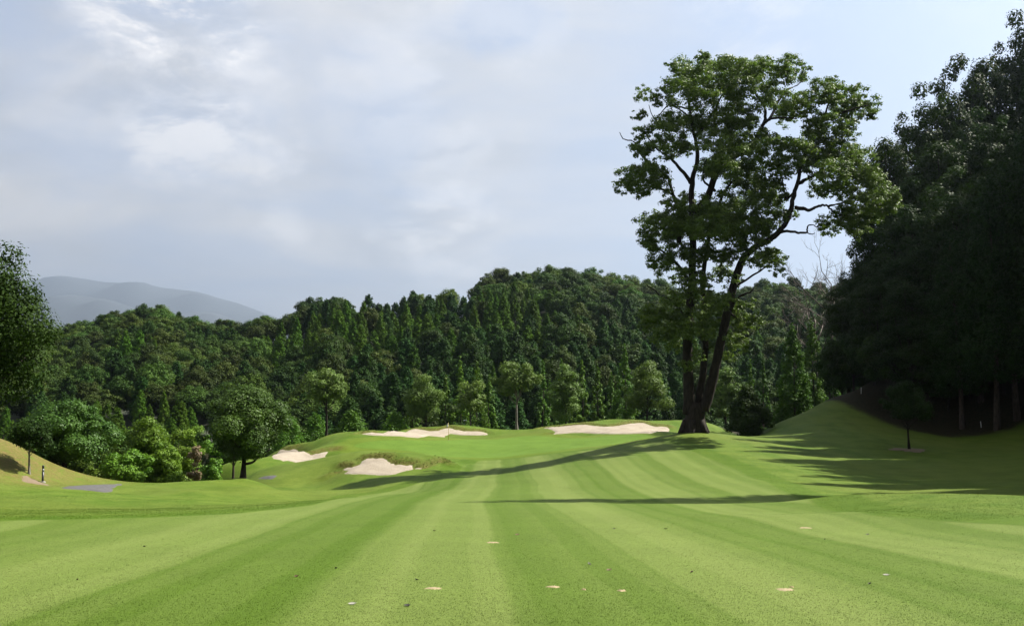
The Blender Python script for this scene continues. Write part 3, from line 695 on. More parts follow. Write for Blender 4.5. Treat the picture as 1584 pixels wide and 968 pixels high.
    for px, row, q in allc:
        u = (px - 1165) / 215; v = (row - 260) / 260
        half = 4.8 * math.sqrt(max(.12, 1 - u * u * .8 - v * v * .35))
        thick = 1 if q < 14 else 2
        for j in range(thick):
            dy = (r.random() * 2 - 1) * half - 1.2
            rr = q * k * (1.45 if j == 0 else 1.25)
            c = W(px + r.normal(0, 2 + j * 5), row + r.normal(0, 2 + j * 4), dy)
            # each clump is many small flat tufts, so the outline breaks up
            for m in range(20):
                o = rand_dirs(r, 1)[0] * rr * .92 * r.random() ** .45; tr_ = rr * r.uniform(.20, .42)
                cen.append((c.x + o[0], c.y + o[1], c.z + o[2] * .8)); rad.append((tr_, tr_, tr_ * .62)); per.append(8 + 215 * tr_ ** 2)
    Q, t = clumps(r, cen, rad, np.array(per), .20, up=.45, jit=.6, shell=.25, aspect=.55)
    obj('crown', quad_mesh('crown', Q, M['camphor'], t), root)
    return root
camphor()

# ------------------------------------------------------------------ single trees and shrubs by the course
def place(name, px, d, top_row, half_px, species, label, cat='tree', crown0=.3, nclump=45, per=260, leaf=.22, tr=.16, z=None, seed=1, **kw):
    """tree whose top reaches top_row and whose crown is 2*half_px wide at distance d"""
    x, y, zg = at_d(px, d)
    if z is not None: zg = z
    v = pixdir(px, top_row); top = EYE + v.z * d / v.y; h = top - zg; rx = half_px * d / F
    if species in ('cedar', 'pine', 'cypress'):
        ms = conifer(seed, h, rx, crown0, nclump, per, leaf, M[species], M['cedar_bark'], tr, **kw)
    else:
        bk = kw.pop('bark', 'bark')
        ms = broadleaf(seed, h, rx, crown0, nclump, per, leaf, M[species], M[bk], tr, **kw)
    return tree_thing(name, ms, (x, y, zg - .05), label, cat)
rt = place('round_tree', 380, 75, 592, 70, 'round', 'round dark green tree with short trunk on the mown mound beside the grey path end', crown0=.17, nclump=85, per=520, leaf=.165, tr=.20, seed=31, shape='egg', cl=.30)
mb = MB(); q0 = [(.15, 0, 1.1), (.75, -.2, 1.25), (1.3, -.3, 1.75), (2.1, -.4, 2.2)]
mb.add(tube(refine(q0, 4), list(np.linspace(.11, .05, 13)), 7, .05, np.random.default_rng(3))); obj('branch', mb.mesh('branch', M['bark']), rt)
place('broad_tree', -72, 46, 338, 141, 'edge', 'large dense evergreen tree reaching in over the left hillock', crown0=.27, nclump=190, per=420, leaf=.15, tr=.35, seed=32, cl=.29, shape='egg', squash=1.05)
place('young_tree', 51, 59.5, 640, 40, 'dark', 'young thin-stemmed tree with pale trunk beside the black post', crown0=.30, nclump=26, per=150, leaf=.17, tr=.075, seed=33, bark='pale_bark', cl=.36)
place('rounded_tree', 106, 71, 612, 72, 'round', 'wide rounded bushy tree rising behind the hillock and the path', crown0=.10, nclump=90, per=480, leaf=.17, tr=.2, seed=34, cl=.30, shape='egg')
place('leafy_shrub', 222, 78, 638, 48, 'shrub', 'tall pale-topped leafy shrub between the rounded tree and the young cedars', 'shrub', crown0=.12, nclump=45, per=260, leaf=.2, tr=.1, seed=35)
place('leafy_shrub', 205, 74, 690, 42, 'shrub', 'bright yellow-green shrub just beyond the end of the path', 'shrub', crown0=.06, nclump=40, per=260, leaf=.19, tr=.08, seed=36)
place('leafy_shrub', 255, 76, 678, 38, 'shrub', 'light green shrub between the path and the reddish dry bush', 'shrub', crown0=.06, nclump=40, per=230, leaf=.19, tr=.08, seed=37)
place('leafy_shrub', 280, 84, 655, 30, 'shrub', 'narrow green shrub behind the reddish dry bush', 'shrub', crown0=.08, nclump=34, per=200, leaf=.19, tr=.08, seed=38)
place('dry_bush', 305, 80, 678, 17, 'dry', 'reddish brown dry bush among the green shrubs left of the round tree', 'bush', crown0=.08, nclump=16, per=90, leaf=.18, tr=.06, seed=39)
place('leafy_shrub', 165, 80, 660, 30, 'shrub', 'green shrub wedged behind the rounded tree', 'shrub', crown0=.06, nclump=30, per=190, leaf=.2, tr=.08, seed=40)
place('leafy_shrub', 330, 92, 664, 26, 'shrub', 'dark green shrub standing behind the round tree', 'shrub', crown0=.08, nclump=28, per=170, leaf=.21, tr=.08, seed=42)
place('leafy_shrub', 302, 108, 640, 30, 'shrub', 'far dark shrub in the hollow behind the reddish dry bush', 'shrub', crown0=.04, nclump=34, per=200, leaf=.22, tr=.08, seed=43)
for i, (px, d, top, hw, lab) in enumerate(((130, 96, 640, 40, 'dark shrub in the hollow directly behind the wide rounded tree'), (245, 100, 645, 36, 'dark shrub in the hollow behind the tall pale-topped shrub'), (60, 94, 650, 40, 'dark shrub in the hollow behind the young pale-trunked tree'), (185, 108, 640, 36, 'dark shrub filling the hollow below the young cedars'), (345, 112, 655, 30, 'dark shrub in the hollow beyond the slender tree'))):
    place('hollow_shrub', px, d, top, hw, 'forest', lab, 'shrub', crown0=.04, nclump=40, per=220, leaf=.24, tr=.1, seed=44 + i)
place('slender_tree', 366, 80, 640, 30, 'round', 'slender brown-trunked tree close behind the round tree', crown0=.45, nclump=22, per=160, leaf=.2, tr=.13, seed=41, bark='cedar_bark')
G = 'trees standing behind the green'
place('greenside_tree', 506, 134, 569, 35, 'pale', 'pale olive round-headed tree on a bare trunk above the left bunker', crown0=.38, nclump=42, per=260, leaf=.27, tr=.17, seed=51, cl=.33)
place('greenside_tree', 659, 150, 571, 37, 'pale', 'pale olive tree leaning over the left end of the long back bunker', crown0=.16, nclump=44, per=260, leaf=.27, tr=.2, seed=52, cl=.33, shape='egg')
place('greenside_tree', 728, 152, 582, 26, 'pale', 'small pale tree behind the little white-topped stand', crown0=.2, nclump=32, per=130, leaf=.34, tr=.13, seed=53)
place('greenside_tree', 800, 149, 556, 41, 'pale', 'umbrella-shaped pale tree with a bare forked trunk behind the green', crown0=.47, nclump=44, per=250, leaf=.27, tr=.2, seed=54, bark='pale_bark', shape='umbrella', cl=.30)
place('greenside_tree', 876, 146, 560, 31, 'pale', 'tall egg-shaped olive tree behind the right back bunker', crown0=.08, nclump=48, per=250, leaf=.27, tr=.18, seed=55, shape='egg', cl=.36)
place('greenside_tree', 1000, 146, 547, 36, 'pale', 'conical olive tree on a short trunk left of the huge tree', crown0=.20, nclump=44, per=260, leaf=.27, tr=.18, seed=56, shape='egg', cl=.34)
place('greenside_tree', 966, 152, 530, 28, 'pine', 'feathery bright green pine beside the conical olive tree', crown0=.15, nclump=55, per=70, leaf=.36, tr=.14, seed=57)
place('greenside_tree', 1120, 150, 563, 26, 'pale', 'pale sunlit tree glimpsed between the stems of the huge tree', crown0=.12, nclump=36, per=140, leaf=.34, tr=.15, seed=58)
place('feathery_shrub', 450, 138, 640, 34, 'pine', 'soft feathery green shrub right of the round tree', 'shrub', crown0=.02, nclump=60, per=60, leaf=.34, tr=.08, seed=61, power=.5, cl=.4)
place('feathery_shrub', 490, 142, 636, 32, 'pine', 'feathery green shrub behind the bare trunk above the left bunker', 'shrub', crown0=.02, nclump=60, per=60, leaf=.34, tr=.08, seed=62, power=.5, cl=.4)
place('feathery_shrub', 545, 140, 632, 28, 'pine', 'bright feathery shrub at the left end of the long back bunker', 'shrub', crown0=.02, nclump=60, per=60, leaf=.34, tr=.08, seed=63, power=.5, cl=.4)
place('feathery_shrub', 612, 152, 634, 30, 'pine', 'low dark feathery shrub behind the long back bunker', 'shrub', crown0=.02, nclump=50, per=55, leaf=.34, tr=.08, seed=64, power=.5, cl=.4)
for i, (px, d, top, hw) in enumerate(((712, 165, 548, 22), (738, 168, 553, 24), (757, 172, 575, 18), (690, 166, 575, 18), (840, 166, 553, 14), (868, 164, 550, 15), (900, 162, 552, 16), (924, 164, 560, 17), (945, 162, 575, 15), (640, 170, 590, 20), (850, 170, 585, 16))):
    place('pine_tree', px, d, top, hw, 'pine', 'bright green feathery pine in the row behind the olive trees', crown0=.06, nclump=55, per=55, leaf=.38, tr=.13, seed=70 + i, group_=None) if False else \
    tag(place('pine_tree', px, d, top, hw, 'pine', 'bright green feathery pine in the row behind the olive trees', crown0=.06, nclump=55, per=55, leaf=.38, tr=.13, seed=70 + i, power=.65), group='pines behind the olive trees')
place('cone_shrub', 1155, 108, 585, 48, 'dark', 'dark wide conical bush in the gap right of the huge tree', 'bush', crown0=.02, nclump=80, per=190, leaf=.25, tr=.15, seed=81, shape='cone', cl=.30)
place('cedar_tree', 1226, 142, 497, 33, 'cedar', 'broad bright green cedar standing behind the bank crest', crown0=.04, nclump=110, per=110, leaf=.33, tr=.2, seed=82, power=.6)
place('cedar_tree', 1256, 148, 488, 26, 'cedar', 'second bright cedar behind the bank crest, half hidden by the broad one', crown0=.04, nclump=90, per=90, leaf=.33, tr=.2, seed=83, power=.6)
place('cedar_tree', 1282, 150, 515, 22, 'cedar', 'cedar behind the bank crest closest to the dark wood', crown0=.04, nclump=80, per=80, leaf=.33, tr=.2, seed=84, power=.6)
place('cedar_tree', 1160, 158, 553, 15, 'cedar', 'slim cedar tip rising behind the conical bush', crown0=.04, nclump=60, per=60, leaf=.34, tr=.14, seed=85)
place('cedar_tree', 1180, 160, 545, 15, 'cedar', 'slim cedar between the conical bush and the broad cedar', crown0=.04, nclump=60, per=60, leaf=.34, tr=.14, seed=86)
place('lone_tree', 1403, 86, 585, 40, 'dark', 'small dark lone tree on a thin trunk in the shaded rough', crown0=.30, nclump=40, per=230, leaf=.2, tr=.11, seed=87, lean=(-.4, 0), cl=.33)

# bare tree at the edge of the dark wood
def bare_tree(px, d, top, label, seed):
    r = np.random.default_rng(seed); x, y, z = at_d(px, d); v = pixdir(px, top); h = EYE + v.z * d / v.y - z
    e = empty('bare_tree', (x, y, z)); tag(e, label, 'tree'); mb = MB(); br = MB()
    P = [Vector((0, 0, -.4)), Vector((.1, 0, h * .3)), Vector((-.2, 0, h * .55)), Vector((0, .1, h * .72))]
    mb.add(tube(refine(P, 3), list(np.linspace(.26, .13, 10)), 7))
    def grow(p, dirv, ln, rad, lv):
        q = p + dirv * ln * .5 + Vector(r.normal(0, .06, 3)) * ln; e2 = p + dirv * ln + Vector(r.normal(0, .08, 3)) * ln
        br.add(tube([p, q, e2], [rad, rad * .75, rad * .5], 5))
        if lv:
            for k in range(3 if lv > 1 else 4):
                nd = (dirv + Vector(r.normal(0, .42, 3)) + Vector((0, 0, .18))).normalized()
                grow(p.lerp(e2, .45 + .5 * r.random()) if k else e2, nd, ln * (.55 + .2 * r.random()), rad * .55, lv - 1)
    for k in range(8):
        an = k * 2.4; grow(Vector((0, 0, h * (.48 + .03 * k))), Vector((math.cos(an) * .75, math.sin(an) * .75, .8)).normalized(), h * .17, .10, 3)
    obj('trunk', mb.mesh('trunk', M['bare_bark']), e); obj('branches', br.mesh('branches', M['bare_bark']), e)
bare_tree(1288, 150, 372, 'leafless grey tree whose twigs show against the sky beside the dark wood', 91)
bare_tree(191, 372, 503, 'small pale dead snag among the round crowns of the left hilltop', 93)
bare_tree(1262, 156, 425, 'second leafless grey tree, lower, left of the taller bare one', 92)

# ------------------------------------------------------------------ the dark wood on the right
oakM = [broadleaf(100 + i, 32, 6.2, .14, 150, 230, .34, M['dark'], M['bark'], .38, cl=.25, shape='egg') for i in range(3)]
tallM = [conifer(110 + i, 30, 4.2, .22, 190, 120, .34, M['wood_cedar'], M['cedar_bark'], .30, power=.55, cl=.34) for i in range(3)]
underM = [broadleaf(120 + i, 7, 3.6, .05, 50, 240, .26, M['dark'], M['bark'], .12, cl=.33) for i in range(2)]
def wood(kind, x, y, top_z, width, lab, i):
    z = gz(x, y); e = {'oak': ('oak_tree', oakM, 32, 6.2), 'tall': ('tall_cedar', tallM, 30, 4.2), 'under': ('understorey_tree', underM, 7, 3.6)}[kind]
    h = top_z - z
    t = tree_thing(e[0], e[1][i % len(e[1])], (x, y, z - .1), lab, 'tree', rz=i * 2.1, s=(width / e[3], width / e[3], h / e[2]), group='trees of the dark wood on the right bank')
    return t
def topz(d, row): return EYE + (HOR - row) * d / F
WL = {'oak': 'broad evergreen tree of the dark wood, leafy crown against the sky', 'tall': 'tall straight-trunked cedar of the dark wood on the right bank', 'under': 'low dark leafy tree under the edge of the wood'}
WOOD = [('oak', 1388, 126, 178, 5.4), ('oak', 1440, 131, 108, 6.6), ('oak', 1500, 135, 62, 6.8), ('oak', 1545, 138, 48, 6.4), ('oak', 1595, 141, -10, 7), ('oak', 1640, 142, -30, 7), ('oak', 1362, 124, 300, 4.8), ('oak', 1335, 128, 390, 5), ('oak', 1420, 118, 262, 5.6), ('oak', 1470, 122, 190, 6.2), ('oak', 1530, 124, 150, 6.4),
        ('oak', 1375, 114, 385, 4.8), ('oak', 1312, 132, 470, 4.2), ('oak', 1440, 109, 325, 5.4), ('oak', 1490, 112, 245, 5.6), ('oak', 1410, 106, 420, 4.6), ('oak', 1580, 118, 190, 6),
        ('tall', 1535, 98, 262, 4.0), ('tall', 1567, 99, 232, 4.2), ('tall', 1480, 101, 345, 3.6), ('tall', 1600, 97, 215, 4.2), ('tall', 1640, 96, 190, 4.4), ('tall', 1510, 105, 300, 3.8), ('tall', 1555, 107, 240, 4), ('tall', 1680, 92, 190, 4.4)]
WN = ['broad leafy evergreen at the upper edge of the dark wood, sky on its left', 'tall leafy evergreen of the dark wood behind the small lone tree', 'tall sunlit-topped evergreen standing high in the dark wood', 'high evergreen crown at the top of the dark wood']
k = 0
for kind, px, d, top, w in WOOD:
    lab = WL[kind]
    if kind == 'oak' and k < 4: lab = WN[k]
    if kind == 'tall' and d == 98: lab = 'straight-trunked cedar at the foot of the wood, right beside the white stake'
    if kind == 'tall' and d == 101: lab = 'thin-trunked cedar at the foot of the wood closest to the small lone tree'
    if kind == 'tall' and d == 99: lab = 'straight-trunked cedar at the foot of the wood, second beyond the white stake'
    wood(kind, (px - CX) / F * d, d, topz(d, top), w, lab, k); k += 1
rw = np.random.default_rng(8); yy = 43.0
while yy < 128:
    for j in range(4):
        x = max(49 + .5 * math.sin(yy), .52 * yy + 4.5) + j * 5.6 + rw.normal(0, .9); y = yy + rw.normal(0, 1.0) + 2 * (j % 2)
        edge = (15.0 if yy < 76 else 16.0) + 1.5 * math.sin(yy * .35) if yy < 104 else 13
        tz = min((x - edge) / .92 * 1.072 - 5.2 + EYE - 3.2 * rw.random(), 44)
        if tz - gz(x, y) < 12: continue
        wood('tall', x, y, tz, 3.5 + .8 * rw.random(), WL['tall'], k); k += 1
    yy += 5.2
for px, d in ((1350, 116), (1385, 110), (1430, 109), (1465, 106), (1500, 106), (1550, 104), (1590, 102), (1320, 122), (1405, 116), (1450, 113), (1520, 110), (1575, 108), (1300, 128), (1335, 132)):
    x = (px - CX) / F * d; z = gz(x, d); wood('under', x, d, z + 5.5 + 4 * random.random(), 3.4 + random.random(), WL['under'], k); k += 1
# the tall cedar out of the frame whose shadow lies across the fairway
z0 = gz(31.5, 50.5)
tree_thing('tall_cedar', conifer(130, 40.3, 3.9, .10, 170, 120, .36, M['cypress'], M['cedar_bark'], .3, power=.45, cl=.4), (31.5, 50.5, z0 - .1), 'slim tall lone cedar standing apart on the right rough', 'tree')

# ------------------------------------------------------------------ the wooded hill behind
fcedar = [conifer(200 + i, 15, 2.7, .06, 85, 85, .40, M['cedar'], M['cedar_bark'], .2, power=.48 + .08 * (i % 3), cl=.38) for i in range(5)]
fcyp = [conifer(210 + i, 12, 3.4, .05, 90, 95, .42, M['cypress'], M['cedar_bark'], .2, power=.45, cl=.36, ragged=.4) for i in range(5)]
fbroad = [broadleaf(220 + i, 11, 5.2, .10, 48, 170, .44, M['forest'], M['bark'], .25, cl=.32, shape=('dome', 'egg')[i % 2]) for i in range(6)]
fever = [broadleaf(230 + i, 11, 5.2, .10, 50, 165, .43, M['evergreen'], M['bark'], .25, cl=.30, shape=('egg', 'dome')[i % 2]) for i in range(5)]
FN = {'cedar': ('hill_cedar', fcedar, 'pointed green cedar', 'cedars on the wooded hill'),
      'cyp': ('hill_cypress', fcyp, 'dark dense cypress', 'cypresses on the wooded hill'),
      'ever': ('hill_evergreen', fever, 'dark round-crowned evergreen', 'dark evergreens on the wooded hill'),
      'broad': ('hill_broadleaf', fbroad, 'light green round-crowned broadleaf', 'light broadleaf trees on the wooded hill')}
def forest():
    r = np.random.default_rng(77); cells = []
    y = 178.0
    while y < 445:
        s = 6.6 + (y - 178) * .014
        half = y * .62 + 10
        for x in np.arange(-half, y * .36, s):
            cells.append((x + r.normal(0, s * .28), y + r.normal(0, s * .28)))
        y += s * .92
    cells.sort(key=lambda c: c[1])
    X = np.array(cells); Z = base_h(X[:, 0], X[:, 1])
    col = np.full(420, 668.0)                               # lowest row still in view, by image column of 4 px
    cnt = {'cedar': 0, 'cyp': 0, 'broad': 0, 'ever': 0}; seen = []
    for (x, y), z in zip(cells, Z):
        px = CX + F * x / y
        if px < -70 or px > 1330: continue
        grow = HOR - (z - EYE + 10) * F / y
        u = r.random(); nz = math.sin(px * .021 + y * .03) + math.sin(px * .009 - y * .021 + 2)
        if y > 350 and px > 700 or y > 365: kind = 'broad' if u < .85 else 'cyp'
        elif px < 430 and y < 232: kind = 'cedar'
        elif 400 < px < 860 and 272 < y < 338: kind = 'cedar' if u < .8 else 'cyp'
        elif 540 < px and y < 300: kind = 'cyp' if u < .85 else 'cedar'
        elif px < 430 and 290 < y < 328: kind = 'cedar' if nz > .1 else 'broad'
        else: kind = 'broad' if u + .2 * nz > .5 else 'cyp'
        if kind == 'broad' and math.sin(px * .045 + 1.3 * math.sin(y * .06)) + math.sin(y * .11 + px * .013) + r.normal(0, .5) > .0: kind = 'ever'
        if kind == 'cyp' and r.random() < .32: kind = 'ever'
        if kind == 'cedar': h = r.uniform(9.0, 14.0) if y > 240 else r.uniform(6, 9.5); w = r.uniform(2.3, 3.3) * (1 if y > 240 else .70)
        elif kind == 'cyp': h = r.uniform(9, 13); w = r.uniform(3.0, 4.4)
        else: h = r.uniform(8.5, 13); w = r.uniform(4.2, 6.2) + (r.random() * 1.8 if y > 340 else 0)
        top = HOR - (z + h - EYE) * F / y; hw = w * F / y
        a, b = int((px - hw + 80) // 4), int((px + hw + 80) // 4)
        a, b = max(a, 0), min(max(b, a + 1), 419)
        if np.min(col[a:b + 1]) < top - 1 and np.max(col[a:b + 1]) < top + 6: continue   # wholly hidden behind nearer trees
        shape = np.linspace(-1, 1, b - a + 1) ** 2
        cut = top + (.9 if kind == 'cedar' else .35) * shape * h * F / y * .5 + 6
        col[a:b + 1] = np.minimum(col[a:b + 1], cut)
        seen.append((kind, x, y, z, h, w))
    for kind, x, y, z, h, w in seen:
        nm, ms, lab, grp = FN[kind]; i = cnt[kind]; cnt[kind] += 1
        if cnt[kind] > 330: continue
        hh, ww = {'cedar': (15, 2.7), 'cyp': (12, 3.4), 'broad': (11, 5.2), 'ever': (11, 5.2)}[kind]
        size = 'large' if w > 1.12 * ww else 'small' if w < .8 * ww else 'middling'
        where = 'at the foot of the wooded hill' if y < 235 else 'on the lower slope of the wooded hill' if y < 300 else 'on the upper slope of the wooded hill' if y < 365 else 'on the skyline ridge of the wooded hill'
        lab = size + ' ' + lab + ' ' + where
        tree_thing(nm, ms[r.integers(len(ms))], (x, y, z - .3), lab, 'tree', r.random() * 6.28, (w / ww, w / ww, h / hh), grp)
    sc['forest_counts'] = str(cnt)
    import sys; print('forest', cnt, len(cells), file=sys.stderr)
forest()

# ------------------------------------------------------------------ small things
def plain(name, col, rough=.5, emit=None):
    m, (n, put, math_, mix, noise, rng, L) = mat(name)
    p, out = bsdf_out(n, L, Roughness=rough); tc = n('ShaderNodeTexCoord')
    put(p.inputs['Base Color'], mix(rng(noise(tc.outputs['Object'], 9, 4, .6), .3, .7), (*[c * .82 for c in col], 1), (*col, 1)))
    return m
M['white'] = plain('white_paint', (.42, .42, .41)); M['yellow'] = plain('yellow_paint', (.34, .25, .02)); M['black'] = plain('black_paint', (.012, .013, .013), .45)
M['grey'] = plain('grey_panel', (.15, .17, .17)); M['soil'] = plain('dry_soil', (.12, .085, .048), .95); M['divot'] = plain('divot_sand', (.22, .17, .09), .95)
M['leafbrown'] = plain('fallen_leaf_brown', (.09, .05, .022), .8); M['leafpale'] = plain('fallen_leaf_pale', (.25, .24, .2), .8); M['leafdark'] = plain('fallen_leaf_dark', (.02, .017, .012), .7)
M['concrete'] = plain('concrete', (.18, .165, .14), .9)
def flagstick():
    x, y = hit(694, 681.3); z = gz(x, y); e = empty('flagstick', (x, y, z)); tag(e, 'yellow flagstick with white flag standing at the back of the green', 'flagstick')
    mb = MB(); mb.add(tube([(0, 0, -.12), (0, 0, 1.0), (-.05, 0, 2.02)], [.028, .024, .02], 8)); obj('pole', mb.mesh('pole', M['yellow']), e)
    v = []; f = []; nx, nz = 5, 7                                 # the flag hangs limp in folds
    for j in range(nz):
        for i in range(nx):
            s = i / (nx - 1); t = j / (nz - 1)
            v.append((-.05 - .02 - .22 * s * (.55 + .45 * t) * (1) + .0, .05 * math.sin(s * 7 + t * 2), 1.99 - .42 * t - .12 * s))
    f = [(j * nx + i, j * nx + i + 1, (j + 1) * nx + i + 1, (j + 1) * nx + i) for j in range(nz - 1) for i in range(nx - 1)]
    me = mesh('flag', v, f, [M['white']]); fo = obj('flag', me, e); so = fo.modifiers.new('thickness', 'SOLIDIFY'); so.thickness = .012
    rb = MB(); rb.add(tube([(0, 0, -.1), (0, 0, .006)], [.056, .056], 12)); obj('cup', rb.mesh('cup', M['white']), e)
flagstick()
def stand():
    x, y, z = at_d(719, 146); v = pixdir(719, 650.5); top = EYE + v.z * y / v.y - z
    e = empty('signboard', (x, y, z)); tag(e, 'little white-topped stand on dark legs beyond the long back bunker', 'stand')
    for sx in (-.02, .22):
        mb = MB(); mb.add(tube([(sx, 0, -.2), (sx, 0, top)], [.03, .03], 7)); obj('post', mb.mesh('post', M['black']), e)
    mb = MB(); mb.box((.08, 0, top + .05), (.56, .3, .10)); o = obj('board', mb.mesh('board', M['white'], False), e); b = o.modifiers.new('edge', 'BEVEL'); b.width = .02; b.segments = 2
stand()
def bollard():
    x, y = hit(66, 746.2); z = gz(x, y); e = empty('marker_post', (x, y, z)); tag(e, 'short black post with grey band beside the young tree', 'post')
    mb = MB(); mb.add(tube([(0, 0, -.2), (0, 0, .62)], [.062, .062], 16)); obj('post', mb.mesh('post', M['black']), e)
    mb = MB(); mb.add(tube([(0, 0, .62), (0, 0, .80)], [.060, .060], 16)); obj('band', mb.mesh('band', M['grey']), e)
    mb = MB(); mb.add(tube([(0, 0, .80), (0, 0, .97), (0, 0, 1.0)], [.064, .064, .045], 16)); obj('cap', mb.mesh('cap', M['black']), e)
    mb = MB(); mb.add(tube([(0, 0, -.1), (0, 0, .05), (0, 0, .06)], [.16, .16, .14], 14)); obj('footing', mb.mesh('footing', M['concrete']), e)
bollard()
def stake(px, row, h, label, lean=.03):
    x, y = hit(px, row); z = gz(x, y); mb = MB()
    mb.add(tube([(0, 0, -.2), (lean * .5, 0, h * .5), (lean, 0, h - .02), (lean, 0, h)], [.042, .042, .042, .026], 8))
    tag(obj('boundary_stake', mb.mesh('boundary_stake', M['white']), None, (x, y, z)), label, 'stake')
stake(1332, 609, .72, 'white boundary stake on the bare upper bank below the wood')
stake(1326, 592, .65, 'leaning white boundary stake at the very top of the bank', -.12)
stake(1518, 661, .62, 'white boundary stake between the cedar trunks at the foot of the wood', -.06)
def patch(name, loc, rx, ry, m, h, seed, lab, cat, group=None):
    r = np.random.default_rng(seed); n = 26; v = [(0, 0, h)]; f = []
    for ring, s in ((1, .55), (2, 1.0)):
        for i in range(n):
            a = 2 * math.pi * i / n; q = s * (1 + (.22 * math.sin(a * 3 + seed) + .16 * math.sin(a * 7 + 2 * seed) + .12 * r.normal()) * (ring == 2))
            x, y = rx * q * math.cos(a), ry * q * math.sin(a); dz = gz(loc[0] + x, loc[1] + y) - loc[2]
            v.append((x, y, dz + (h * .8 + .006 * r.normal() if ring == 1 else -.006)))
    f = [(0, 1 + i, 1 + (i + 1) % n) for i in range(n)] + [(1 + i, 1 + n + i, 1 + n + (i + 1) % n, 1 + (i + 1) % n) for i in range(n)]
    return tag(obj(name, mesh(name, v, f, [m]), None, loc), lab, cat, group)
for i, (px, row, w, q) in enumerate(((672, 910, 30, .5), (857, 907.5, 26, .5), (962, 914, 17, .45), (1215, 912, 30, .5), (762, 839, 22, .55), (1246, 816, 22, .5), (903, 912, 9, .4), (1225, 908, 8, .3))):
    x, y = hit(px, row); patch('sanded_divot', (x, y, gz(x, y)), w * y / F / 2, w * y / F * q, M['divot'], .010, 300 + i, 'small pale sand-filled divot in the mown fairway', 'divot', 'sanded divots on the fairway')
x, y = hit(1408, 696); patch('soil_ring', (x, y, gz(x, y)), 1.5, 1.3, M['soil'], .05, 320, 'bare soil ring round the foot of the small lone tree', 'soil patch')
x, y = hit(52, 744.5); patch('soil_ring', (x, y, gz(x, y)), .8, .8, M['soil'], .04, 321, 'bare soil ring round the foot of the young pale-trunked tree', 'soil patch')
rl = np.random.default_rng(9)
LEAVES = [(912, 873, 'leafdark'), (1070, 885, 'leafbrown'), (458, 892, 'leafbrown'), (630, 937, 'leafdark'), (645, 897, 'leafdark'), (942, 882, 'leafbrown'), (120, 897, 'leafbrown'), (224, 845, 'leafdark'), (460, 891, 'leafbrown'), (1276, 834, 'leafdark'), (1345, 903, 'leafdark'), (545, 935, 'leafpale'), (1371, 890, 'leafpale'), (1030, 818, 'leafdark'), (800, 827, 'leafbrown'), (672, 821, 'leafpale'), (520, 879, 'leafdark'), (1342, 827, 'leafdark'), (950, 818, 'leafdark')]
LN = {'leafdark': ('small dark dead leaf lying on the mown fairway', 'dark leaves on the fairway'), 'leafbrown': ('small brown dead leaf lying on the mown fairway', 'brown leaves on the fairway'), 'leafpale': ('small pale scrap of leaf lying on the mown fairway', 'pale leaves on the fairway')}
for px, row, mk in LEAVES:
    x, y = hit(px, row); s = .045 * (.8 + .5 * rl.random())
    v = [(-s, 0, .012), (-.3 * s, .5 * s, .022), (.5 * s, .4 * s, .02), (1.1 * s, 0, .03), (.5 * s, -.4 * s, .012), (-.3 * s, -.5 * s, .01), (0, 0, .004), (.4 * s, 0, .004)]
    o = obj('fallen_leaf', mesh('fallen_leaf', v, [(0, 6, 1), (1, 6, 7, 2), (2, 7, 3), (0, 5, 6), (5, 4, 7, 6), (4, 3, 7)], [M[mk]]), None, (x, y, gz(x, y))); o.rotation_euler = (0, 0, rl.random() * 6); tag(o, LN[mk][0], 'leaf', LN[mk][1])

# ------------------------------------------------------------------ grass blades
def blades(name, x, y, h, w, label, per=3, spread=.03, seed=1):
    r = np.random.default_rng(seed); n = len(x); x = np.repeat(x, per) + r.normal(0, spread, n * per); y = np.repeat(y, per) + r.normal(0, spread, n * per); h = np.repeat(h, per) * r.uniform(.6, 1.3, n * per)
    z = ground_h(x, y); m = len(x); a = r.random(m) * 6.283; ln = r.uniform(.1, .9, m) * h; la = r.random(m) * 6.283; w = w * r.uniform(.7, 1.3, m)
    V = np.empty((m, 3, 3)); V[:, 0] = np.c_[x - np.cos(a) * w, y - np.sin(a) * w, z - .004]; V[:, 1] = np.c_[x + np.cos(a) * w, y + np.sin(a) * w, z - .004]; V[:, 2] = np.c_[x + np.cos(la) * ln, y + np.sin(la) * ln, z + h]
    me = bpy.data.meshes.new(name); me.vertices.add(m * 3); me.vertices.foreach_set('co', V.astype(np.float32).ravel()); me.loops.add(m * 3); me.loops.foreach_set('vertex_index', np.arange(m * 3, dtype=np.int32))
    me.polygons.add(m); me.polygons.foreach_set('loop_start', np.arange(0, m * 3, 3, dtype=np.int32))
    for nm, val in zip(('fair', 'greend', 'su', 'dry', 'floor'), zones(x, y)):
        at_ = me.attributes.new(nm, 'FLOAT', 'POINT'); at_.data.foreach_set('value', np.repeat(val, 3).astype(np.float32))
    me.update(calc_edges=True); me.materials.append(M['turf']); o = obj(name, me); tag(o, label, 'grass', kind='stuff')
def scatter(n, d0, d1, seed, pxa=-40, pxb=1640):
    r = np.random.default_rng(seed); d = 1 / (r.random(n) * (1 / d0 - 1 / d1) + 1 / d1); px = r.uniform(pxa, pxb, n)
    return (px - CX) / F * d, d
x, y = scatter(80000, 8.6, 30, 41); fd, gd, su, dr, fl = zones(x, y); k_ = fd > .1
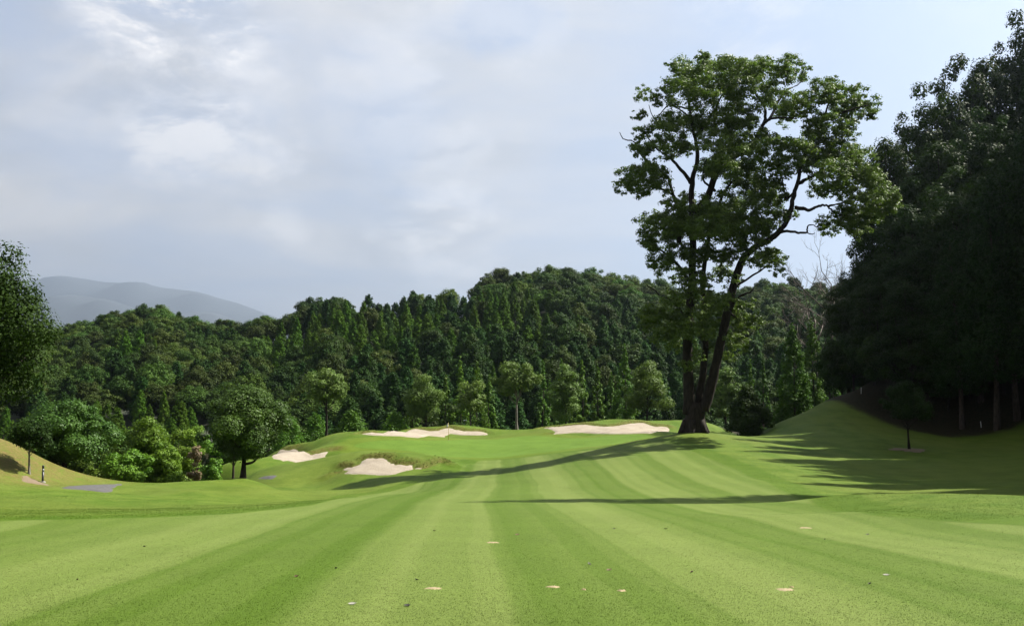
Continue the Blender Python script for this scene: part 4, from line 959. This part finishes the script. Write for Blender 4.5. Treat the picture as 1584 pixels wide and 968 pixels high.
blades('fairway_grass', x[k_], y[k_], np.full(k_.sum(), .011), .0026, 'close-mown striped fairway turf in the foreground', 2, .02, 42)
x, y = scatter(85000, 24, 120, 43); fd, gd, su, dr, fl = zones(x, y); ok = (fd < -.15) & (gd < -2.6) & (fl < .4)
for q in list(BP.values()) + [path1, path2]: ok &= sdist(x, y, q)[0] < -.12
lipd = np.zeros(len(x))
for q in BP.values():
    sd_, ny_ = sdist(x, y, q); lipd = np.maximum(lipd, np.clip(ny_, 0, 1) * (sd_ > -1.6))
blades('rough_grass', x[ok], y[ok], (.008 + .00035 * y + .030 * dr)[ok], .004, 'longer uneven grass of the rough, banks and bunker lips', 3, .07, 44)

# longer fringe hanging over the bunker lips
rf = np.random.default_rng(45); fx, fy, fh = [], [], []
for key, q in BP.items():
    lo, hi = q.min(0) - 2, q.max(0) + 2; n_ = int(260 * (hi[0] - lo[0]) * (hi[1] - lo[1]) ** .6)
    x = rf.uniform(lo[0], hi[0], n_); y = rf.uniform(lo[1], hi[1], n_); sd_, ny_ = sdist(x, y, q)
    w_ = np.clip(ny_ * 1.3, 0, 1) * np.exp(-((-sd_ - .15) / .55) ** 2) * (sd_ < .06); m_k = rf.random(n_) < w_
    fx.append(x[m_k]); fy.append(y[m_k]); fh.append((.05 + (.07 if key == 'front' else .02) * rf.random(m_k.sum())))
blades('bunker_fringe', np.concatenate(fx), np.concatenate(fy), np.concatenate(fh), .012, 'shaggy longer grass fringing the far lips of the bunkers', 3, .05, 46)

# ------------------------------------------------------------------ the air
def haze():
    m, (n, put, math_, mix, noise, rng, L) = mat('haze_air')
    out = n('ShaderNodeOutputMaterial'); v = n('ShaderNodeVolumePrincipled'); v.inputs['Color'].default_value = (.66, .80, 1.0, 1); v.inputs['Density'].default_value = 5.5e-5; v.inputs['Anisotropy'].default_value = 0.72
    L.new(v.outputs[0], out.inputs['Volume'])
    mb = MB(); mb.box((-3000, 12000, 1160), (44000, 26000, 2400)); o = obj('haze', mb.mesh('haze', m, False)); tag(o, 'pale bluish haze hanging in the air over the whole valley', 'haze', kind='stuff')
haze()
